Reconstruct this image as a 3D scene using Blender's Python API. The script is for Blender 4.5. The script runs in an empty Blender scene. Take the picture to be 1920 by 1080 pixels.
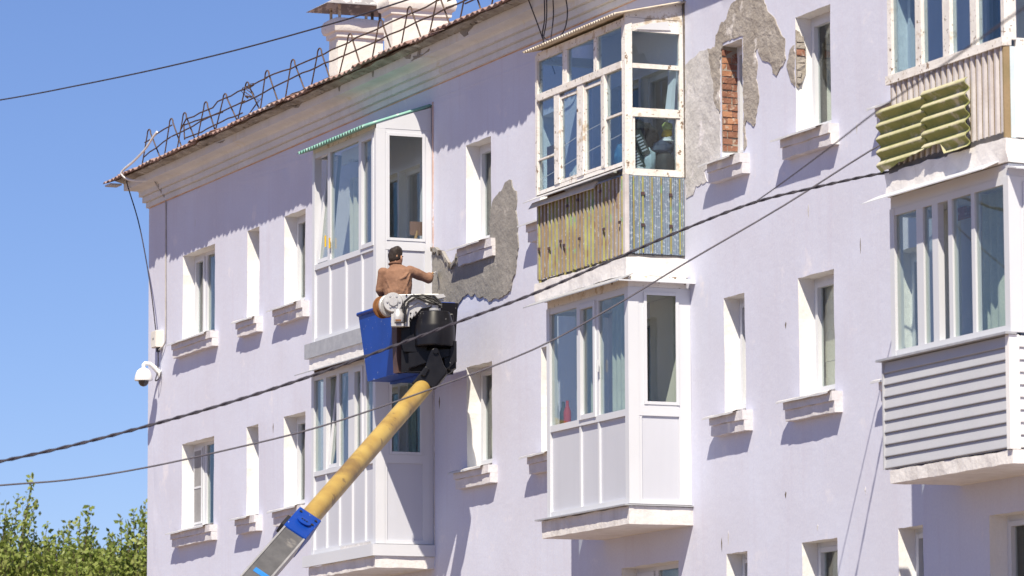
import bpy, bmesh, math, random
from mathutils import Vector, Matrix, noise
from mathutils.geometry import delaunay_2d_cdt
random.seed(7)
scene = bpy.context.scene
col = scene.collection

# ------------------------------------------------------------------ camera
R = ((0.38422954, 0.92322817, -0.00417082), (0.11720539, -0.04429655, 0.9921193), (-0.91576774, 0.38169039, 0.12522736))
cam_d = bpy.data.cameras.new('camera')
cam = bpy.data.objects.new('camera', cam_d); col.objects.link(cam)
m = Matrix(((R[0][0], R[1][0], -R[2][0], 66.0644), (R[0][1], R[1][1], -R[2][1], -21.477), (R[0][2], R[1][2], -R[2][2], 1.6), (0, 0, 0, 1)))
cam.matrix_world = m
cam_d.sensor_width = 36; cam_d.lens = 8500/1920*36
cam_d.clip_start = 0.5; cam_d.clip_end = 3000
cam_d.dof.use_dof = True; cam_d.dof.focus_distance = 57; cam_d.dof.aperture_fstop = 4.5
scene.camera = cam

# ------------------------------------------------------------------ sky and sun
SUN = Vector((-1.42, 1.0, -2.32)).normalized()          # direction the light travels
w = bpy.data.worlds.new('World'); scene.world = w; w.use_nodes = True
nt = w.node_tree; bg = nt.nodes['Background']
sky = nt.nodes.new('ShaderNodeTexSky'); sky.sky_type = 'NISHITA'; sky.sun_disc = False
sky.sun_elevation = math.asin(-SUN.z); sky.sun_rotation = math.atan2(-SUN.x, -SUN.y)
sky.altitude = 900; sky.air_density = 1.0; sky.dust_density = 0.0; sky.ozone_density = 6.0
tn = nt.nodes.new('ShaderNodeMix'); tn.data_type = 'RGBA'; tn.blend_type = 'MULTIPLY'; tn.inputs['Factor'].default_value = 1; tn.inputs[7].default_value = (.90, .87, 1.06, 1)
nt.links.new(sky.outputs['Color'], tn.inputs[6]); nt.links.new(tn.outputs[2], bg.inputs['Color']); bg.inputs['Strength'].default_value = 0.061
sun_d = bpy.data.lights.new('sun', 'SUN'); sun_d.energy = 4.2; sun_d.angle = math.radians(0.53); sun_d.color = (1.0, 0.90, 0.73)
sun = bpy.data.objects.new('sun', sun_d); col.objects.link(sun)
sun.rotation_euler = SUN.to_track_quat('-Z', 'Y').to_euler(); sun.location = (30, -30, 40)
scene.view_settings.view_transform = 'Standard'; scene.view_settings.look = 'None'
scene.view_settings.gamma = 1; scene.view_settings.use_curve_mapping = False
scene.view_settings.exposure = 0.85
scene.cycles.max_bounces = 8; scene.cycles.transparent_max_bounces = 16

# ------------------------------------------------------------------ materials
def lin(c):
    return tuple(((v/255)/12.92 if v/255 <= .04045 else ((v/255+.055)/1.055)**2.4) for v in c) + (1,)
MATS = {}
def mat(name, c1, c2=None, sc=1.2, rough=.8, metal=0, spots=None, streak=None, bump=None, fine=.06, spec=.3):
    """c1/c2 linear albedo mixed by large noise; spots=(colour, scale, threshold, softness); streak=(colour, amount); bump=(scale, distance)"""
    M = bpy.data.materials.new(name); M.use_nodes = True; N = M.node_tree.nodes; L = M.node_tree.links
    b = N['Principled BSDF']; b.inputs['Roughness'].default_value = rough; b.inputs['Metallic'].default_value = metal
    b.inputs['Specular IOR Level'].default_value = spec
    geo = N.new('ShaderNodeNewGeometry'); pos = geo.outputs['Position']
    def nz(scale, detail=4, vec=None, rg=.55):
        n = N.new('ShaderNodeTexNoise'); n.inputs['Scale'].default_value = scale; n.inputs['Detail'].default_value = detail
        n.inputs['Roughness'].default_value = rg
        L.new(vec or pos, n.inputs['Vector']); return n.outputs['Fac']
    def ramp(f, a, c):
        r = N.new('ShaderNodeMapRange'); r.inputs['From Min'].default_value = a; r.inputs['From Max'].default_value = c; r.clamp = True
        L.new(f, r.inputs['Value']); return r.outputs['Result']
    def mix(f, a, c, mode='MIX'):
        x = N.new('ShaderNodeMix'); x.data_type = 'RGBA'; x.blend_type = mode
        if isinstance(f, float): x.inputs['Factor'].default_value = f
        else: L.new(f, x.inputs['Factor'])
        for s, v in ((6, a), (7, c)):
            if isinstance(v, tuple): x.inputs[s].default_value = v if len(v) == 4 else v+(1,)
            else: L.new(v, x.inputs[s])
        return x.outputs[2]
    c2 = c2 or tuple(v*.88 for v in c1[:3])
    out = mix(ramp(nz(sc, 5), .35, .65), tuple(c1[:3]), tuple(c2[:3]))
    if fine:
        out = mix(fine*1.0, out, mix(ramp(nz(38, 3), .3, .7), (.0, .0, .0), (1., 1., 1.)), 'OVERLAY')
    if streak:
        mp = N.new('ShaderNodeMapping'); mp.inputs['Scale'].default_value = (7, 7, .45); L.new(pos, mp.inputs['Vector'])
        f = ramp(nz(1.0, 4, mp.outputs['Vector']), .52, .78)
        mm = N.new('ShaderNodeMath'); mm.operation = 'MULTIPLY'; mm.inputs[1].default_value = streak[1]; L.new(f, mm.inputs[0])
        out = mix(mm.outputs[0], out, tuple(streak[0][:3]))
    for sp in (spots or []):
        out = mix(ramp(nz(sp[1], 6, None, .65), sp[2], sp[2]+sp[3]), out, tuple(sp[0][:3]))
    L.new(out, b.inputs['Base Color'])
    if bump:
        bp = N.new('ShaderNodeBump'); bp.inputs['Strength'].default_value = 1; bp.inputs['Distance'].default_value = bump[1]
        L.new(nz(bump[0], 6, None, .6), bp.inputs['Height']); L.new(bp.outputs['Normal'], b.inputs['Normal'])
    MATS[name] = M; return M

LAV = (.605, .63, .765)
mat('stucco', LAV, (.575, .585, .70), .8, .92, streak=((.55, .535, .65), .5), spots=[((.70, .69, .77), 1.7, .60, .10), ((.45, .42, .48), 9, .73, .04)], bump=(9, .0035))
mat('reveal_white', (.78, .785, .80), (.74, .74, .74), 2.5, .9, spots=[((.55, .5, .42), 6, .70, .06)], bump=(16, .006))
mat('cornice', (.68, .69, .71), (.60, .61, .63), 1.6, .9, streak=((.44, .44, .41), .28), spots=[((.27, .27, .25), 5, .70, .05), ((.60, .56, .48), 2.3, .62, .1)], bump=(12, .005))
mat('pink_seam', (.48, .30, .22), (.60, .42, .36), 4, .9)
mat('caulk', (.58, .44, .40), (.50, .34, .28), 3, .9, spots=[((.62, .60, .64), 4, .55, .06)])
mat('sill_stone', (.66, .64, .68), (.58, .57, .60), 5, .9, spots=[((.80, .78, .76), 3, .58, .1), ((.3, .28, .26), 12, .70, .05)], bump=(18, .006))
mat('flashing', (.62, .62, .63), (.52, .52, .54), 5, .5, .25, spots=[((.36, .30, .25), 9, .70, .06)])
mat('pvc', (.62, .64, .69), (.595, .615, .665), 1.5, .4, fine=0, spec=.3)
mat('pvc_panel', (.54, .56, .63), (.52, .54, .61), 1.2, .5, fine=0, streak=((.45, .47, .54), .25), spec=.25)
mat('old_paint', (.78, .76, .74), (.70, .68, .66), 4, .8, streak=((.55, .46, .36), .45), spots=[((.50, .42, .33), 5, .58, .08), ((.24, .17, .12), 13, .61, .04), ((.12, .09, .07), 26, .63, .03)], bump=(30, .006))
mat('slab', (.76, .745, .745), (.67, .65, .65), 3, .95, streak=((.45, .42, .40), .4), spots=[((.42, .39, .37), 6, .68, .08)], bump=(10, .012))
mat('galv', (.46, .47, .49), (.38, .39, .42), 6, .5, .3, spots=[((.27, .22, .19), 8, .70, .08)])
mat('fresh_mortar', (.30, .285, .27), (.235, .225, .215), 2.2, .95, spots=[((.40, .38, .36), 3.5, .63, .07), ((.15, .145, .14), 7, .70, .06)], bump=(9, .02))
mat('old_mortar', (.40, .37, .34), (.30, .27, .24), 3, .95, spots=[((.60, .57, .55), 2.8, .60, .05), ((.22, .17, .14), 8, .66, .06)], bump=(10, .03))
mat('primer', (.60, .59, .60), (.46, .45, .45), 2.0, .95, spots=[((.68, .66, .69), 3, .56, .08)], bump=(8, .02))
mat('brick', (.29, .145, .10), (.22, .10, .07), 9, .95, spots=[((.42, .34, .28), 10, .56, .08)], bump=(40, .008))
mat('brick_pale', (.45, .24, .15), (.36, .17, .10), 9, .95, spots=[((.50, .42, .35), 12, .60, .08)], bump=(40, .008))
mat('joint', (.36, .33, .29), (.28, .25, .22), 8, .95, bump=(30, .01))
mat('roof_sheet', (.27, .165, .14), (.33, .245, .225), 3.5, .9, spots=[((.36, .35, .36), 3, .58, .06), ((.09, .07, .06), 8, .66, .06)], bump=(30, .006))
mat('roof_plain', (.27, .17, .15), (.22, .15, .13), 2, .9)
mat('dark_brown', (.10, .085, .075), (.20, .17, .14), 7, .95, bump=(20, .02))
mat('eave_lime', (.40, .385, .36), (.20, .18, .16), 4, .95, spots=[((.07, .06, .05), 7, .60, .05), ((.50, .49, .47), 2, .6, .06)], bump=(16, .03))
mat('rust_rod', (.075, .055, .05), (.13, .085, .065), 8, .7, .3)
mat('chimney_white', (.80, .78, .74), (.74, .71, .66), 2.5, .95, spots=[((.52, .44, .36), 5, .68, .06), ((.3, .25, .2), 16, .70, .04)], bump=(6, .014))
mat('hood', (.33, .32, .33), (.42, .40, .40), 4, .6, .4, spots=[((.72, .70, .68), 5, .52, .05)])
mat('green_sheet', (.16, .36, .31), (.26, .45, .40), 3, .5, spots=[((.55, .62, .58), 6, .62, .06)])
mat('tan_sheet', (.52, .44, .34), (.63, .58, .50), 5, .8, spots=[((.22, .16, .11), 9, .62, .05)])
mat('corr_grey', (.36, .35, .37), (.27, .235, .235), 6, .7, .1, streak=((.22, .155, .125), .55), spots=[((.56, .57, .59), 26, .58, .05), ((.26, .17, .15), 4, .55, .06), ((.10, .06, .05), 9, .72, .03)])
mat('corr_blue', (.20, .255, .33), (.16, .20, .27), 7, .6, .2, spots=[((.36, .42, .50), 34, .55, .05), ((.16, .10, .08), 7, .71, .03)])
mat('corr_yellow', (.36, .37, .12), (.27, .23, .10), 3, .8, streak=((.22, .12, .07), .6), spots=[((.20, .30, .14), 5, .58, .06)])
mat('corr_tan', (.30, .22, .13), (.24, .19, .10), 3, .8, streak=((.22, .15, .10), .6))
mat('corr_white', (.60, .58, .60), (.50, .47, .48), 4, .8, streak=((.34, .26, .21), .5))
mat('slate_green', (.30, .31, .12), (.22, .245, .085), 3.5, .9, streak=((.42, .38, .24), .4), spots=[((.52, .49, .38), 2.6, .56, .10), ((.20, .23, .09), 6, .64, .08)], bump=(30, .006))
mat('slate_lit', (.50, .47, .34), (.40, .39, .22), 4, .9, spots=[((.30, .32, .13), 5, .60, .08)], bump=(30, .006))  # cream of the sun-lit upper wave faces, put into the colour
mat('dark_beam', (.085, .085, .095), (.13, .12, .12), 6, .7)
mat('siding', (.46, .475, .52), (.435, .45, .495), 2, .6, fine=.02)
mat('siding_white', (.82, .82, .83), (.79, .79, .80), 2, .55, fine=.02)
mat('pale_blue', (.58, .68, .74), None, 3, .8)
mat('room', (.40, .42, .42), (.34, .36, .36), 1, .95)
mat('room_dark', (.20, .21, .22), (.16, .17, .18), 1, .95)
mat('brightening_white', (.76, .76, .75), (.72, .72, .71), 1, .95)
mat('curtain_grey', (.62, .63, .61), (.54, .55, .53), 2, .95)
mat('curtain_white', (.74, .75, .75), (.68, .69, .70), 3, .95)
mat('curtain_sage', (.48, .53, .51), (.40, .45, .44), 3, .9)
mat('curtain_teal', (.20, .30, .29), (.14, .23, .23), 3, .9)
mat('blind_beige', (.58, .57, .51), (.53, .52, .47), 2, .9)
mat('screen', (.30, .30, .31), (.26, .26, .27), 5, .9)
mat('wood', (.38, .24, .12), (.30, .18, .09), 8, .8)
mat('dark_wood', (.16, .085, .05), (.11, .06, .04), 8, .7)
mat('blue_paint', (.004, .050, .33), (.004, .042, .27), 3, .42, spots=[((.62, .66, .72), 13, .675, .012)], fine=0, spec=.25)
mat('black_paint', (.006, .006, .009), (.012, .012, .015), 4, .36, spots=[((.40, .40, .41), 15, .685, .012)], fine=0, spec=.22)
mat('redbrown', (.11, .065, .06), (.07, .045, .045), 5, .6)
mat('cast_alu', (.56, .56, .56), (.44, .44, .45), 9, .45, .35, spots=[((.20, .19, .18), 14, .68, .05)])
mat('reel', (.24, .11, .045), (.17, .08, .035), 8, .7)
mat('hose', (.02, .02, .022), (.03, .03, .032), 8, .45)
mat('yellow_boom', (.44, .31, .085), (.34, .215, .055), 2.3, .42, streak=None, spots=[((.23, .145, .048), 1.0, .47, .12), ((.17, .11, .04), 4.5, .60, .06), ((.60, .54, .38), 14, .68, .02)], fine=.03, spec=.5)
mat('boom_grey', (.135, .135, .14), (.10, .10, .105), 5, .55, .1, spots=[((.23, .22, .21), 3, .62, .08)])
mat('boom_edge', (.40, .40, .41), (.32, .32, .33), 5, .5, .2)
mat('blue_mark', (.03, .22, .62), None, 8, .5)
mat('truck_paint', (.12, .14, .18), None, 2, .4)
mat('tyre', (.02, .02, .02), None, 4, .9)
mat('skin', (.48, .27, .18), (.44, .235, .155), 8, .6, fine=.02)
mat('hair', (.022, .016, .014), (.038, .028, .024), 40, .6)
mat('jacket', (.265, .15, .10), (.215, .118, .078), 5, .95, bump=(7, .02))
mat('collar', (.17, .09, .06), None, 6, .95)
mat('trousers', (.05, .055, .07), None, 6, .95)
mat('cctv_white', (.78, .78, .77), (.74, .74, .73), 3, .35, fine=0, spec=.5)
mat('smoke_dome', (.03, .03, .035), None, 3, .12, fine=0, spec=.7)
mat('box_cream', (.72, .70, .66), (.66, .63, .58), 4, .5)
mat('cable_black', (.035, .032, .045), (.05, .046, .06), 9, .7)
mat('cable_grey', (.075, .07, .09), (.10, .095, .115), 5, .7)
mat('conduit', (.42, .40, .39), (.34, .32, .31), 6, .7)
mat('conduit_white', (.75, .75, .76), None, 4, .5)
mat('bark', (.14, .10, .07), (.10, .075, .055), 6, .95, bump=(20, .03))
mat('ground', (.30, .21, .155), (.24, .17, .13), .15, .97, spots=[((.10, .13, .05), .12, .56, .08)], bump=(3, .05))
for n_, c_ in dict(c_black=(.03, .03, .035), c_white=(.74, .74, .76), c_navy=(.03, .05, .10), c_yellow=(.72, .46, .03), c_lime=(.45, .52, .18), c_paleblue=(.45, .55, .60), c_blue=(.07, .20, .36), c_brown=(.20, .11, .09), c_beige=(.52, .42, .30), c_red=(.42, .04, .03), c_print=(.50, .52, .56), c_dkgreen=(.05, .06, .055)).items():
    mat(n_, c_, None, 9, .6, fine=0)
def leafmat(name, c, c2):
    M = mat(name, c, c2, 3.0, .5, fine=0, spec=.4); N = M.node_tree.nodes; L = M.node_tree.links
    b = N['Principled BSDF']; tr = N.new('ShaderNodeBsdfTranslucent'); ms = N.new('ShaderNodeMixShader'); ms.inputs[0].default_value = .35
    src = b.inputs['Base Color'].links[0].from_socket; L.new(src, tr.inputs['Color'])
    L.new(b.outputs[0], ms.inputs[1]); L.new(tr.outputs[0], ms.inputs[2]); L.new(ms.outputs[0], N['Material Output'].inputs['Surface'])
leafmat('leaf', (.27, .33, .075), (.17, .235, .045))
leafmat('leaf2', (.36, .40, .13), (.22, .28, .065))
def glassmat(name, tint, ior=1.5, rough=.02):
    M = bpy.data.materials.new(name); M.use_nodes = True; N = M.node_tree.nodes; L = M.node_tree.links
    N.remove(N['Principled BSDF'])
    tr = N.new('ShaderNodeBsdfTransparent'); tr.inputs[0].default_value = tint+(1,)
    gl = N.new('ShaderNodeBsdfGlossy'); gl.inputs['Roughness'].default_value = rough
    ge = N.new('ShaderNodeNewGeometry'); mr = N.new('ShaderNodeMapRange')
    mr.inputs['To Min'].default_value = ior; mr.inputs['To Max'].default_value = 1/ior; L.new(ge.outputs['Backfacing'], mr.inputs['Value'])
    fr = N.new('ShaderNodeFresnel'); L.new(mr.outputs[0], fr.inputs['IOR'])
    nz = N.new('ShaderNodeTexNoise'); nz.inputs['Scale'].default_value = 1.3; L.new(ge.outputs['Position'], nz.inputs['Vector'])
    bp = N.new('ShaderNodeBump'); bp.inputs['Strength'].default_value = 1; bp.inputs['Distance'].default_value = .004; L.new(nz.outputs['Fac'], bp.inputs['Height']); L.new(bp.outputs[0], gl.inputs['Normal'])
    ms = N.new('ShaderNodeMixShader'); L.new(fr.outputs[0], ms.inputs[0]); L.new(tr.outputs[0], ms.inputs[1]); L.new(gl.outputs[0], ms.inputs[2])
    L.new(ms.outputs[0], N['Material Output'].inputs['Surface']); MATS[name] = M
glassmat('glass', (.90, .935, .92))
glassmat('glass_old', (.80, .87, .90), 1.6)

# ------------------------------------------------------------------ mesh helpers
class MB:
    def __init__(s): s.v = []; s.f = []; s.mi = []
    def add(s, vs, fs, mi=0):
        o = len(s.v); s.v += [tuple(p) for p in vs]; s.f += [tuple(i+o for i in f) for f in fs]; s.mi += [mi]*len(fs); return s
    def box(s, x0, x1, y0, y1, z0, z1, mi=0):
        return s.add([(x0,y0,z0),(x1,y0,z0),(x1,y1,z0),(x0,y1,z0),(x0,y0,z1),(x1,y0,z1),(x1,y1,z1),(x0,y1,z1)],
                     [(0,3,2,1),(4,5,6,7),(0,1,5,4),(1,2,6,5),(2,3,7,6),(3,0,4,7)], mi)
    def hexa(s, p8, mi=0):
        return s.add(p8, [(0,3,2,1),(4,5,6,7),(0,1,5,4),(1,2,6,5),(2,3,7,6),(3,0,4,7)], mi)
    def prism(s, poly, ext, mi=0):
        n = len(poly); e = Vector(ext); a = [Vector(p) for p in poly]; b = [p+e for p in a]
        return s.add(a+b, [tuple(range(n)), tuple(range(2*n-1, n-1, -1))]+[(i, i+n, (i+1) % n+n, (i+1) % n) for i in range(n)], mi)
    def tube(s, pts, r, n=6, mi=0, cap=True):
        pts = [Vector(p) for p in pts]; rs = r if isinstance(r, (list, tuple)) else [r]*len(pts)
        ref = None; rings = []
        for i, p in enumerate(pts):
            t = (pts[min(i+1, len(pts)-1)]-pts[max(i-1, 0)]).normalized()
            if ref is None:
                ref = t.orthogonal().normalized()
            ref = (ref - t*ref.dot(t)).normalized(); bn = t.cross(ref)
            rings.append([p+(ref*math.cos(2*math.pi*k/n)+bn*math.sin(2*math.pi*k/n))*rs[i] for k in range(n)])
        vs = [q for rg in rings for q in rg]; fs = []
        for i in range(len(pts)-1):
            for k in range(n): fs.append((i*n+k, i*n+(k+1) % n, (i+1)*n+(k+1) % n, (i+1)*n+k))
        if cap: fs += [tuple(range(n-1, -1, -1)), tuple((len(pts)-1)*n+k for k in range(n))]
        return s.add(vs, fs, mi)
    def lathe(s, c, prof, n=20, mi=0, axis=None, sx=1, sy=1):
        c = Vector(c); q = Vector((0,0,1)).rotation_difference(Vector(axis)) if axis else None
        vs = []; fs = []
        for r, z in prof:
            for k in range(n):
                a = 2*math.pi*k/n; p = Vector((r*math.cos(a)*sx, r*math.sin(a)*sy, z))
                if q: p = q @ p
                vs.append(c+p)
        for i in range(len(prof)-1):
            for k in range(n): fs.append((i*n+k, i*n+(k+1) % n, (i+1)*n+(k+1) % n, (i+1)*n+k))
        fs += [tuple(range(n-1, -1, -1)), tuple((len(prof)-1)*n+k for k in range(n))]
        return s.add(vs, fs, mi)
    def ellip(s, c, r, n=14, mi=0, jit=0, seed=0):
        prof = [(max(.001, math.sin(math.pi*i/10)), -math.cos(math.pi*i/10)) for i in range(11)]
        o = len(s.v); s.lathe((0,0,0), prof, n, mi)
        for i in range(o, len(s.v)):
            p = Vector(s.v[i])
            k = 1+jit*noise.noise(p*1.7+Vector((seed*3.1, seed*1.7, 0)))
            s.v[i] = (c[0]+p.x*r[0]*k, c[1]+p.y*r[1]*k, c[2]+p.z*r[2]*k)
        return s

ORG = {}
def worg(o): return ORG.get(o.name, Vector((0,0,0))) if o else Vector((0,0,0))
def put(name, mb, mats, parent=None, smooth=False, bevel=0, origin=None, **props):
    vs = mb.v
    lo = [min(v[i] for v in vs) for i in range(3)]; hi = [max(v[i] for v in vs) for i in range(3)]
    og = Vector(origin) if origin else Vector(((lo[0]+hi[0])/2, (lo[1]+hi[1])/2, lo[2]))
    me = bpy.data.meshes.new(name)
    me.from_pydata([(v[0]-og.x, v[1]-og.y, v[2]-og.z) for v in vs], [], mb.f)
    ml = mats if isinstance(mats, (list, tuple)) else [mats]
    for q in ml: me.materials.append(MATS[q])
    me.polygons.foreach_set('material_index', mb.mi)
    bm = bmesh.new(); bm.from_mesh(me); bmesh.ops.recalc_face_normals(bm, faces=bm.faces); bm.to_mesh(me); bm.free()
    if smooth:
        me.polygons.foreach_set('use_smooth', [True]*len(me.polygons))
        try: me.set_sharp_from_angle(angle=math.radians(40))
        except Exception: pass
    me.update()
    o = bpy.data.objects.new(name, me); col.objects.link(o)
    o.location = og - worg(parent)
    if parent: o.parent = parent
    ORG[o.name] = og
    if bevel:
        b = o.modifiers.new('bevel', 'BEVEL'); b.width = bevel; b.segments = 2; b.limit_method = 'ANGLE'
    for k, v in props.items(): o[k] = v
    return o
def empty(name, loc, label, cat, group=None):
    o = bpy.data.objects.new(name, None); col.objects.link(o); o.location = loc; o.empty_display_size = .3
    ORG[o.name] = Vector(loc); o['label'] = label; o['category'] = cat
    if group: o['group'] = group
    return o
def nz1(x, y, z=0): return noise.noise(Vector((x, y, z)))

# ------------------------------------------------------------------ ground
g = MB(); g.add([(-900,-900,0),(900,-900,0),(900,900,0),(-900,900,0)], [(0,1,2,3)])
put('ground', g, 'ground', kind='structure')

# ------------------------------------------------------------------ the apartment building
bld = empty('apartment_building', (20, 6, 0), 'lavender stucco apartment block with white window reveals and peeling plaster', 'building')
LEN, TOPZ = 42.0, 11.62
def wy(x, z): return .010*nz1(x*.55, z*.55)+.004*nz1(x*2.1+9, z*2.1)
ZR = {'A': 9.36, 'B': 6.51, 'C': 3.66}; WH = 1.295
COLS = {1: (1.65, 3.14), 2: (4.58, 5.10), 3: (6.17, 7.04), 4: (13.03, 13.87), 5: (15.44, 15.97), 6: (20.67, 21.21), 7: (22.55, 23.40), 8: (24.79, 25.33)}
wins = []
for r_ in 'AB':
    for c_ in range(1, 9): wins.append((r_+str(c_), COLS[c_][0], COLS[c_][1], ZR[r_], ZR[r_]+WH))
for c_ in (6, 7, 8): wins.append(('C'+str(c_), COLS[c_][0], COLS[c_][1], ZR['C'], ZR['C']+WH))
wins.append(('C9', 17.81, 19.40, ZR['C'], 4.965)); wins.append(('C10', 26.74, 28.33, ZR['C'], 4.945))
for c_, bx in ((1, 9.80), (2, 17.60), (3, 26.62)):
    for r_ in 'AB':
        sw, sd_ = (.42, .62) if (r_, c_) == ('B', 2) else (.80, .76)
        wins.append(('D'+r_+str(c_), bx, bx+sw, ZR[r_], ZR[r_]+WH)); wins.append(('E'+r_+str(c_), bx+sw+.06, bx+sw+.06+sd_, ZR[r_]-.80, ZR[r_]+WH))
rnd = random.Random(3)
def border(x0, x1, z0, z1, j=.006, step=.13):
    pts = []
    def seg(a, b):
        n = max(2, int(math.dist(a, b)/step))
        for i in range(n):
            t = i/n; k = 0 if i == 0 else j
            pts.append((a[0]+(b[0]-a[0])*t+rnd.uniform(-k, k), a[1]+(b[1]-a[1])*t+rnd.uniform(-k, k)))
    seg((x0,z0),(x1,z0)); seg((x1,z0),(x1,z1)); seg((x1,z1),(x0,z1)); seg((x0,z1),(x0,z0))
    return pts
def inpoly(x, z, P):
    c = False; n = len(P)
    for i in range(n):
        (xa, za), (xb, zb) = P[i], P[i-1]
        if (za > z) != (zb > z) and x < (xb-xa)*(z-za)/(zb-za)+xa: c = not c
    return c
holes = {wn[0]: border(*wn[1:]) for wn in wins}
V2 = []; E2 = []
def ring(P):
    o = len(V2); V2.extend(Vector(p) for p in P); E2.extend((o+i, o+(i+1) % len(P)) for i in range(len(P)))
ring([(0,0),(LEN,0),(LEN,TOPZ),(0,TOPZ)])
for h in holes.values(): ring(h)
x = .3
while x < 31:
    z = 3.5
    while z < TOPZ-.1:
        if not any(wn[1]-.04 < x < wn[2]+.04 and wn[3]-.04 < z < wn[4]+.04 for wn in wins): V2.append(Vector((x, z)))
        z += .28
    x += .28
r = delaunay_2d_cdt(V2, E2, [], 0, 1e-4)
ov, of = r[0], r[2]
keep = []
for f in of:
    cx = sum(ov[i].x for i in f)/3; cz = sum(ov[i].y for i in f)/3
    if any(wn[1]-.05 < cx < wn[2]+.05 and wn[3]-.05 < cz < wn[4]+.05 and inpoly(cx, cz, holes[wn[0]]) for wn in wins): continue
    keep.append(f)
wm = MB(); wm.add([(p.x, wy(p.x, p.y), p.y) for p in ov], keep)
wall = put('wall', wm, 'stucco', bld, smooth=True)
put('side_wall', MB().add([(0,wy(0,0),0),(0,12,0),(0,12,TOPZ),(0,wy(0,TOPZ),TOPZ)], [(0,1,2,3)]), 'stucco', bld)
put('side_wall', MB().add([(LEN,0,0),(LEN,12,0),(LEN,12,TOPZ),(LEN,0,TOPZ)], [(0,1,2,3)]), 'stucco', bld)
put('rear_wall', MB().add([(0,12,0),(LEN,12,0),(LEN,12,TOPZ),(0,12,TOPZ)], [(0,1,2,3)]), 'stucco', bld)

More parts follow.
